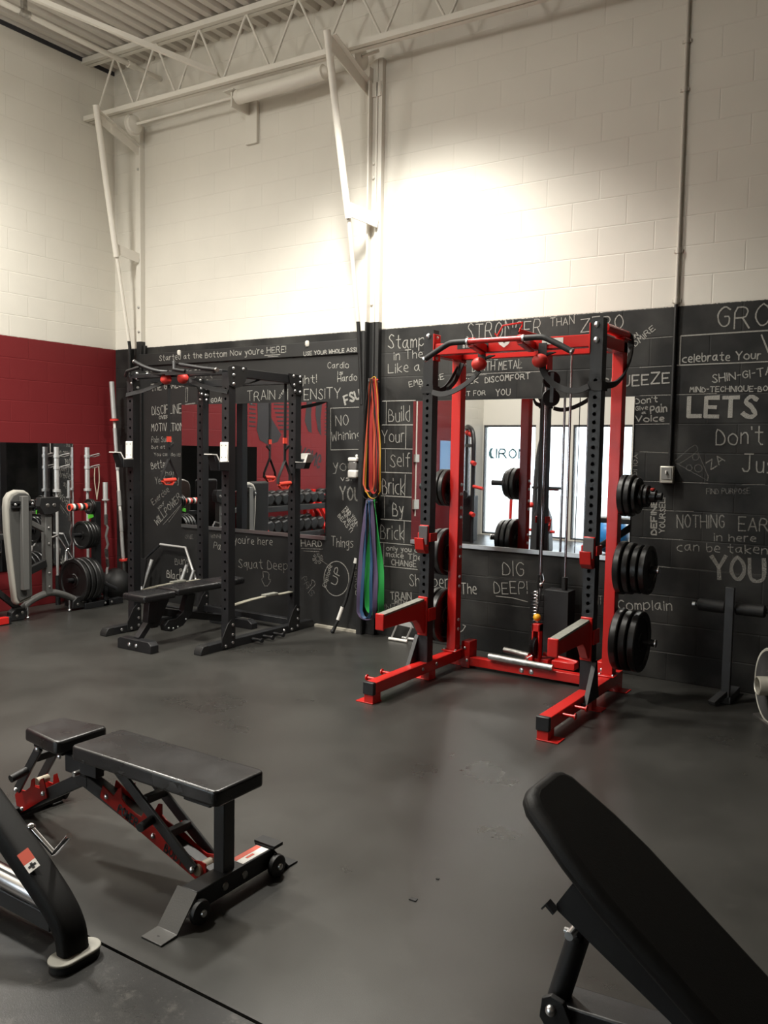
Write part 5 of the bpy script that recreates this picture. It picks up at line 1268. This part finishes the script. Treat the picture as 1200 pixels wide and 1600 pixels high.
olympic(.12, -.47, 'chrome barbell standing on bare red wall right of the small mirror', True)
t = thing('lifting_cord', (.14, -.38, 1.05), 'tan cord looped on the spring clips of the right chrome barbell', 'cord')
build('cord', MB().tube(smooth_path([(.15, -.40, 1.385), (.145, -.40, 1.25), (.15, -.385, 1.12), (.15, -.375, 1.05)], 6), .005, 6).tube(smooth_path([(.15, -.35, 1.40), (.15, -.345, 1.25), (.15, -.365, 1.12), (.15, -.375, 1.05)], 6), .005, 6), TAN, t)
# EZ curl bar
t = thing('curl_bar', (.30, -.38, 0), 'short chrome curl bar with zigzag grips in the plate rack', 'barbell')
build('upper_sleeve', MB().cyl((.30, -.388, 1.06), (.30, -.388, 1.236), .025, 18), SILVER, t)
build('collar', MB().lathe([(.012, -.006), (.037, -.006), (.037, .006), (.012, .006), (.012, -.006)], (.30, -.387, 1.055), (0, 0, 1), 20), SILVER, t)
zz = [(.30, -.387, 1.06), (.30, -.386, .92), (.30, -.384, .80), (.30, -.362, .765), (.30, -.385, .68), (.30, -.362, .59), (.30, -.384, .53), (.30, -.362, .36), (.30, -.376, .33), (.30, -.376, .22)]
build('shaft', MB().tube(zz, .0135, 10), SILVER, t)
build('grip', MB().cyl((.30, -.385, .905), (.30, -.383, .80), .019, 12).cyl((.30, -.383, .545), (.30, -.375, .46), .019, 12).cyl((.30, -.372, .44), (.30, -.363, .36), .018, 12), STEEL, t)
build('lower_sleeve', MB().cyl((.30, -.377, .03), (.30, -.376, .19), .025, 16).lathe([(.012, -.006), (.037, -.006), (.037, .006), (.012, .006), (.012, -.006)], (.30, -.376, .195), (0, 0, 1), 20), SILVER, t)
# tall multi-grip bar in the corner
t = thing('curl_bar', (.2, -.1, 0), 'tall barbell with red rings leaning in the corner beside the black rack', 'barbell')
cu = lambda z: (.20+.02*(1.5-z), -.205+.062*(2.3-z)*.9, z)
build('upper_sleeve', MB().cyl(cu(2.283), cu(1.90), .026, 16), SILVER, t)
build('ring', MB().cyl(cu(1.895), cu(1.875), .046, 18), GRIP, t)
build('shaft', MB().cyl(cu(1.88), cu(.40), .0145, 12), WHITEP, t)
build('grip_sleeve', Parts(MB().cyl(cu(a), cu(b), .020, 12) for a, b in ((1.80, 1.52), (1.50, 1.36), (1.14, .98), (.93, .70), (.69, .42))), SILVER, t)
build('ring', MB().cyl(cu(.405), cu(.385), .046, 18), GRIP, t)
build('lower_sleeve', MB().cyl(cu(.385), cu(.02), .026, 14), STEEL, t)

# ------------------------------------------------------------------ plate tree by the red wall
pt = thing('plate_tree', (.40, -.6, 0), 'black plate tree loaded with weights by the red wall', 'plate rack')
build('post', MB().box((.365, -.62, .07), (.435, -.55, 1.05)), BLACK, pt, bevel=.004)
build('base', MB().box((.46, -.82, .0), (.53, -.36, .06)).box((.20, -.82, 0), (.27, -.50, .06)).box((.20, -.60, .0), (.53, -.53, .06)), BLACK, pt, bevel=.004)
build('base_bolt', bolts([(.53, y, .032) for y in (-.58, -.50)], (1, 0, 0), .013, .009), ZINC, pt)
build('brace', MB().cyl((.495, -.74, .06), (.495, -.74, .275), .022, 12).cyl((.495, -.55, .06), (.495, -.55, .24), .022, 12), BLACK, pt)
build('angled_peg', MB().cyl((.55, -.70, .285), (.60, -.50, .175), .018, 14).cyl((.50, -.74, .27), (.56, -.69, .29), .026, 12), BLACK, pt)
for z, y0 in ((1.005, -.90), (.725, -.86), (.285, -.93)):
    build('peg', MB().cyl((.40, y0, z), (.40, -.62, z), .022, 14), BLACK, pt)
for i, (y, r) in enumerate(((-.845, .225), (-.785, .225), (-.725, .225), (-.67, .215))):
    plate(r, .045, (.40, y, .275), (0, 0, math.pi/2), ['front', 'second', 'third', 'rearmost'][i]+' big plate on the bottom front peg of the plate tree', 'plates on the plate tree')
for i, (y, r) in enumerate(((-.755, .14), (-.715, .14), (-.675, .135), (-.64, .13))):
    plate(r, .035, (.40, y, .722), (0, 0, math.pi/2), ['front', 'second', 'third', 'rearmost'][i]+' plate on the middle front peg of the plate tree', 'plates on the plate tree')
for i, (y, r) in enumerate(((-.665, .078), (-.64, .075))):
    plate(r, .022, (.40, y, 1.003), (0, 0, math.pi/2), ['front', 'rear'][i]+' little plate on the top peg of the plate tree', 'plates on the plate tree')
cols = [(ORANGE, 'orange'), (WHITEP, 'white'), (BLACKM, 'black'), (GRIP, 'red'), (WHITEP, 'pale'), (BLACKM, 'dark'), (ORANGE, 'end orange')]
for i, (mm, cn) in enumerate(cols):
    y = -.885+i*.028
    tag(build('fractional_plate', MB().lathe([(.023, -.011), (.036, -.011), (.036, .011), (.023, .011), (.023, -.011)], (.40, y, 1.004), (0, 1, 0), 20), mm, origin=(.40, y, 1.004)), '%s ring, number %d from the tip of the top plate tree peg' % (cn, i+1), 'collar', 'small rings on the top peg')
tag(build('plastic_clip', MB().prism([(-.70, .885), (-.645, .90), (-.65, .925), (-.70, .925)], 'x', .425, .445), LIME, origin=(.435, -.67, .90)), 'lime green clip under the little plates on the plate tree', 'clip')
t = thing('triangle_handle', (.46, -1.05, .5), 'chrome triangle handle hanging in front of the small mirror', 'handle')
build('bar', MB().cyl((.50, -1.10, .755), (.50, -.93, .515), .010, 10).tube([(.50, -.93, .515), (.50, -1.0, .505), (.50, -1.005, .60), (.50, -.985, .615)], .010, 8).cyl((.50, -1.17, .735), (.50, -1.11, .75), .011, 10), CHROME, t)
t = thing('medicine_ball', (.26, -.25, .17), 'dark ball resting on the floor in the corner behind the curl bar', 'ball')
build('shell', MB().ball((.30, -.27, .165), .165, 28, 18), RUBBER, t)

# ------------------------------------------------------------------ roller stand and loaded bar on the right
t = thing('roller_stand', (6.40, -.30, 0), 'black floor stand with two foam rollers against the chalk wall at right', 'exercise stand')
build('post', MB().beam((6.405, -.345, .04), (6.405, -.345, .765), .055, .035, (0, 1, 0)), DGREY, t, bevel=.004)
build('foot', MB().beam((6.40, -.34, .075), (6.345, -.46, .018), .05, .03).box((6.37, -.36, .0), (6.44, -.05, .05)), DGREY, t, bevel=.003)
build('roller_axle', MB().cyl((6.165, -.29, .622), (6.645, -.29, .622), .012, 12), BLACKM, t)
for a, b in ((6.195, 6.375), (6.43, 6.615)):
    build('foam_roller', MB().lathe([(0, 0), (.030, 0), (.041, .01), (.041, b-a-.01), (.030, b-a), (0, b-a)], (a, -.29, .622), (1, 0, 0), 24), RUBBER, t)
build('axle_nut', MB().cyl((6.160, -.29, .622), (6.178, -.29, .622), .014, 12).cyl((6.63, -.29, .622), (6.655, -.29, .622), .014, 12), ZINC, t)
dv = V(-.87, -.49, 0).normalized()
c = V(6.72, -.62, .230)
t = thing('loaded_barbell', c, 'grey edged plate on a chrome bar end at the right edge of the floor', 'barbell')
build('plate', MB().lathe([(.03, -.02), (.06, .022), (.085, .022), (.10, .008), (.185, .008), (.205, .022), (.222, .022), (.228, .014), (.228, -.014), (.222, -.022), (.03, -.02)], c, dv, 48), mat('grey_iron_plate', (.06, .06, .06), .4, bump=.2), t)
build('rim', MB().lathe([(.210, .0225), (.223, .024), (.2290, .016), (.2295, -.015), (.222, -.0225)], c, dv, 48), mat('lit_rim_tone', (.50, .49, .43), .45), t)  # pale colour paints in the light caught by the raised rim lip
build('hub_tube', MB().lathe([(.046, .02), (.046, .085), (.050, .090), (.056, .088), (.058, .084), (.058, .02)], c, dv, 30), mat('pale_hub_steel', (.55, .53, .46), .35, .4), t)
build('bar', MB().cyl(c-dv*.02, c-dv*.9, .014, 12).cyl(c-dv*.9, c-dv*1.1, .03, 12), CHROME, t)
tag(build('floor_plate', MB().prism([(6.60, -.50), (6.74, -.75), (6.84, -.62), (6.66, -.42)], 'z', 0, .012), STEEL, origin=(6.7, -.5, 0)), 'small bright metal plate on the floor below the loaded bar', 'plate')

# ------------------------------------------------------------------ what the mirrors show
# mural on the red wall
mu = MB()
mu.prism([(-2.36, 2.42), (-2.38, 2.0), (-2.36, 1.86), (-2.42, 1.72), (-2.58, 1.66), (-2.78, 1.70), (-2.86, 1.80), (-2.74, 1.92), (-2.62, 2.05), (-2.58, 2.42)], 'x', .0005, .002)
for k in range(11):
    z = 1.86+k*.055
    mu.prism([(-2.70-.012*max(0, 5-k)*2, z), (-3.02, z+.01), (-3.02, z+.028), (-2.70-.012*max(0, 5-k)*2, z+.02)], 'x', .0005, .002).prism([(-2.22, z+.03), (-2.34, z+.025), (-2.34, z+.043), (-2.22, z+.048)], 'x', .0005, .002)
mu.prism([(-3.42, 2.42), (-3.36, 2.0), (-3.44, 1.86), (-3.52, 1.84), (-3.50, 2.1), (-3.54, 2.42)], 'x', .0005, .002).prism([(-3.62, 2.42), (-3.60, 2.1), (-3.66, 1.88), (-3.74, 1.80), (-3.72, 2.05), (-3.78, 2.42)], 'x', .0005, .002)
for k in range(12):
    z = 1.82+k*.052
    mu.prism([(-3.82, z), (-4.02+.01*k, z+.01), (-4.02+.01*k, z+.028), (-3.82, z+.02)], 'x', .0005, .002)
wl = bpy.data.objects['wall_left']
build('mural', mu, MURAL, wl)
m = MB(); lettering(m, 'STRONG', (-3.05, 1.72), (-3.75, 1.52), .20, .035, lambda u, v: (.0022, u, v), wob=.4, jitter=.02)
build('mural_lettering', m, MURAL, wl, recalc=False)
# dumbbell racks along the red wall
for k, (ya, yb_) in enumerate(((-2.02, -3.28), (-3.36, -4.62))):
    t = thing('dumbbell_rack', (.3, (ya+yb_)/2, 0), ['two tier red dumbbell rack nearer the corner, seen in the mirror', 'two tier red dumbbell rack farther along the red wall, seen in the mirror'][k], 'dumbbell rack', 'dumbbell racks')
    for y in (ya-.03, yb_+.03):
        build('upright', MB().box((.10, y-.03, 0), (.16, y+.03, 1.05)).box((.10, y-.03, 0), (.62, y+.03, .06)).beam((.15, y, 1.0), (.56, y, .40), .06, .05), RED, t, bevel=.004)
    for z in (.50, .86):
        build('tray', MB().box((.15, yb_, z-.02), (.20, ya, z+.05)).box((.43, yb_, z-.05), (.48, ya, z+.02)), BLACKM, t, bevel=.004)
    for tier, z in enumerate((.50, .86)):
        r = .078 if tier else .088
        for i in range(8):
            y = ya-.10-i*.150
            nm = '%s dumbbell from the corner on the %s tier of the %s rack' % (['first', 'second', 'third', 'fourth', 'fifth', 'sixth', 'seventh', 'eighth'][i], ['lower', 'upper'][tier], ['nearer', 'farther'][k])
            key = ('db', tier)
            if key not in PM:
                m = MB()
                d = build('dumbbell', MB().cyl((-.07, 0, 0), (.07, 0, 0), .016, 12), CHROME, origin=(0, 0, 0))
                for s in (-1, 1):
                    build('head', MB().lathe([(0, 0), (r*.85, 0), (r, .012), (r, .075), (r*.85, .09), (0, .09)], (s*.06, 0, 0), (s, 0, 0), 6), RUBBER, d, bevel=.006)
                PM[key] = d
            else:
                d = PM[key].copy(); COL.objects.link(d)
                for c_ in list(PM[key].children):
                    e = c_.copy(); COL.objects.link(e); e.parent = d
            d.location = (.315, y, z+.120+(0 if tier else .010)); d.rotation_euler = (0, .12, 0)
            tag(d, nm, 'dumbbell', 'dumbbells on the rack')
# machines by the windows
t = thing('cable_machine', (.45, -7.3, 0), 'black arched cable machine by the windows, seen in the wide mirror', 'exercise machine')
build('arch_frame', MB().tube(smooth_path([(.10, -7.9, 2.05), (.30, -7.6, 2.06), (.48, -7.4, 2.0), (.56, -7.32, 1.85), (.58, -7.3, 1.6), (.58, -7.3, .9), (.58, -7.3, .0)], 6), .04, 10).tube([(.12, -7.9, 0), (.12, -7.9, 2.05)], .04, 10).cyl((.12, -7.85, 1.72), (.56, -7.35, 1.72), .03, 10), BLACK, t)
build('weight_tower', MB().box((.12, -7.75, 0), (.46, -7.45, .82)), BLACKM, t, bevel=.01)
build('guide_rod', MB().cyl((.24, -7.6, .8), (.24, -7.6, 2.0), .012, 8).cyl((.34, -7.6, .8), (.34, -7.6, 2.0), .012, 8), ROD, t)
build('pulley_wheel', MB().lathe([(0, -.02), (.07, -.02), (.07, .02), (0, .02)], (.42, -7.30, .85), (0, 1, 0), 20), BLACKM, t)
build('red_grip', MB().cyl((.60, -7.28, 1.0), (.80, -7.25, .97), .03, 10).ball((.46, -7.40, 1.92), .05, 12, 8).ball((.30, -7.58, 1.95), .05, 12, 8).cyl((.58, -7.24, 1.42), (.66, -7.2, 1.40), .04, 10).cyl((.58, -7.24, .52), (.66, -7.2, .50), .04, 10), GRIP, t)
t = thing('blue_poster', (.0, -7.2, 1.0), 'pale blue panel on the red wall near the windows, seen in the mirror', 'poster')
build('panel', MB().box((.001, -7.48, .75), (.012, -7.12, 1.80)), mat('pale_blue_panel', (.22, .42, .75), .4), t)
t = thing('air_bike', (1.7, -7.0, 0), 'red framed machine by the windows, seen in the wide mirror', 'exercise machine')
build('frame', MB().tube(smooth_path([(1.45, -7.0, .05), (1.46, -7.0, .7), (1.48, -7.0, 1.12), (1.56, -7.0, 1.20), (1.72, -7.0, 1.18), (1.80, -7.0, 1.08)], 5), .026, 10).cyl((1.40, -7.0, .34), (2.25, -7.0, .32), .025, 10).cyl((2.0, -7.0, 1.02), (2.3, -7.0, 1.02), .025, 10), RED, t)
build('body', MB().prism([(1.86, 0), (2.20, 0), (2.17, .55), (2.10, .72), (2.08, 1.0), (1.98, 1.0), (1.96, .72), (1.88, .5)], 'y', -7.1, -6.9), DGREY, t, bevel=.02)
build('console', MB().box((1.85, -7.05, 1.02), (2.35, -6.95, 1.06)), BLACKM, t)
build('mast', MB().tube(smooth_path([(1.88, -7.0, .3), (1.90, -7.0, 1.2), (1.96, -7.0, 1.75), (2.06, -7.0, 2.02)], 6), .04, 10), DGREY, t)
build('knob', MB().ball((1.84, -6.95, .75), .05, 12, 8), GRIP, t)
t = thing('exercise_ball', (3.05, -7.4, .3), 'blue exercise ball on the floor by the windows, seen in the mirror', 'ball')
build('shell', MB().ball((3.05, -7.4, .30), .30, 32, 20), BALLB, t)
t = thing('wall_conduit', (0, -6.25, 1.4), 'white conduit with two boxes on the red wall, seen in the mirror edge', 'conduit')
build('pipe', MB().cyl((.012, -6.28, .5), (.012, -6.28, 2.64), .012, 10), WHITEM, t)
build('box', MB().box((.001, -6.34, 1.42), (.04, -6.22, 1.55)).box((.001, -6.36, .62), (.04, -6.20, .78)), GALV, t)

for i, (x, y, a) in enumerate(((6.003, -3.588, .014), (6.002, -3.41, .006))):
    tag(build('rubber_chip', MB().prism([(x-a, y-a*.7), (x+a, y-a*.6), (x+a*.9, y+a*.7), (x-a*.8, y+a*.6)], 'z', 0, .004), RUBBER, origin=(x, y, 0)), ['small black rubber chip lying on open floor, nearer the camera', 'tiny black speck of rubber on open floor beyond the larger chip'][i], 'rubber chip')
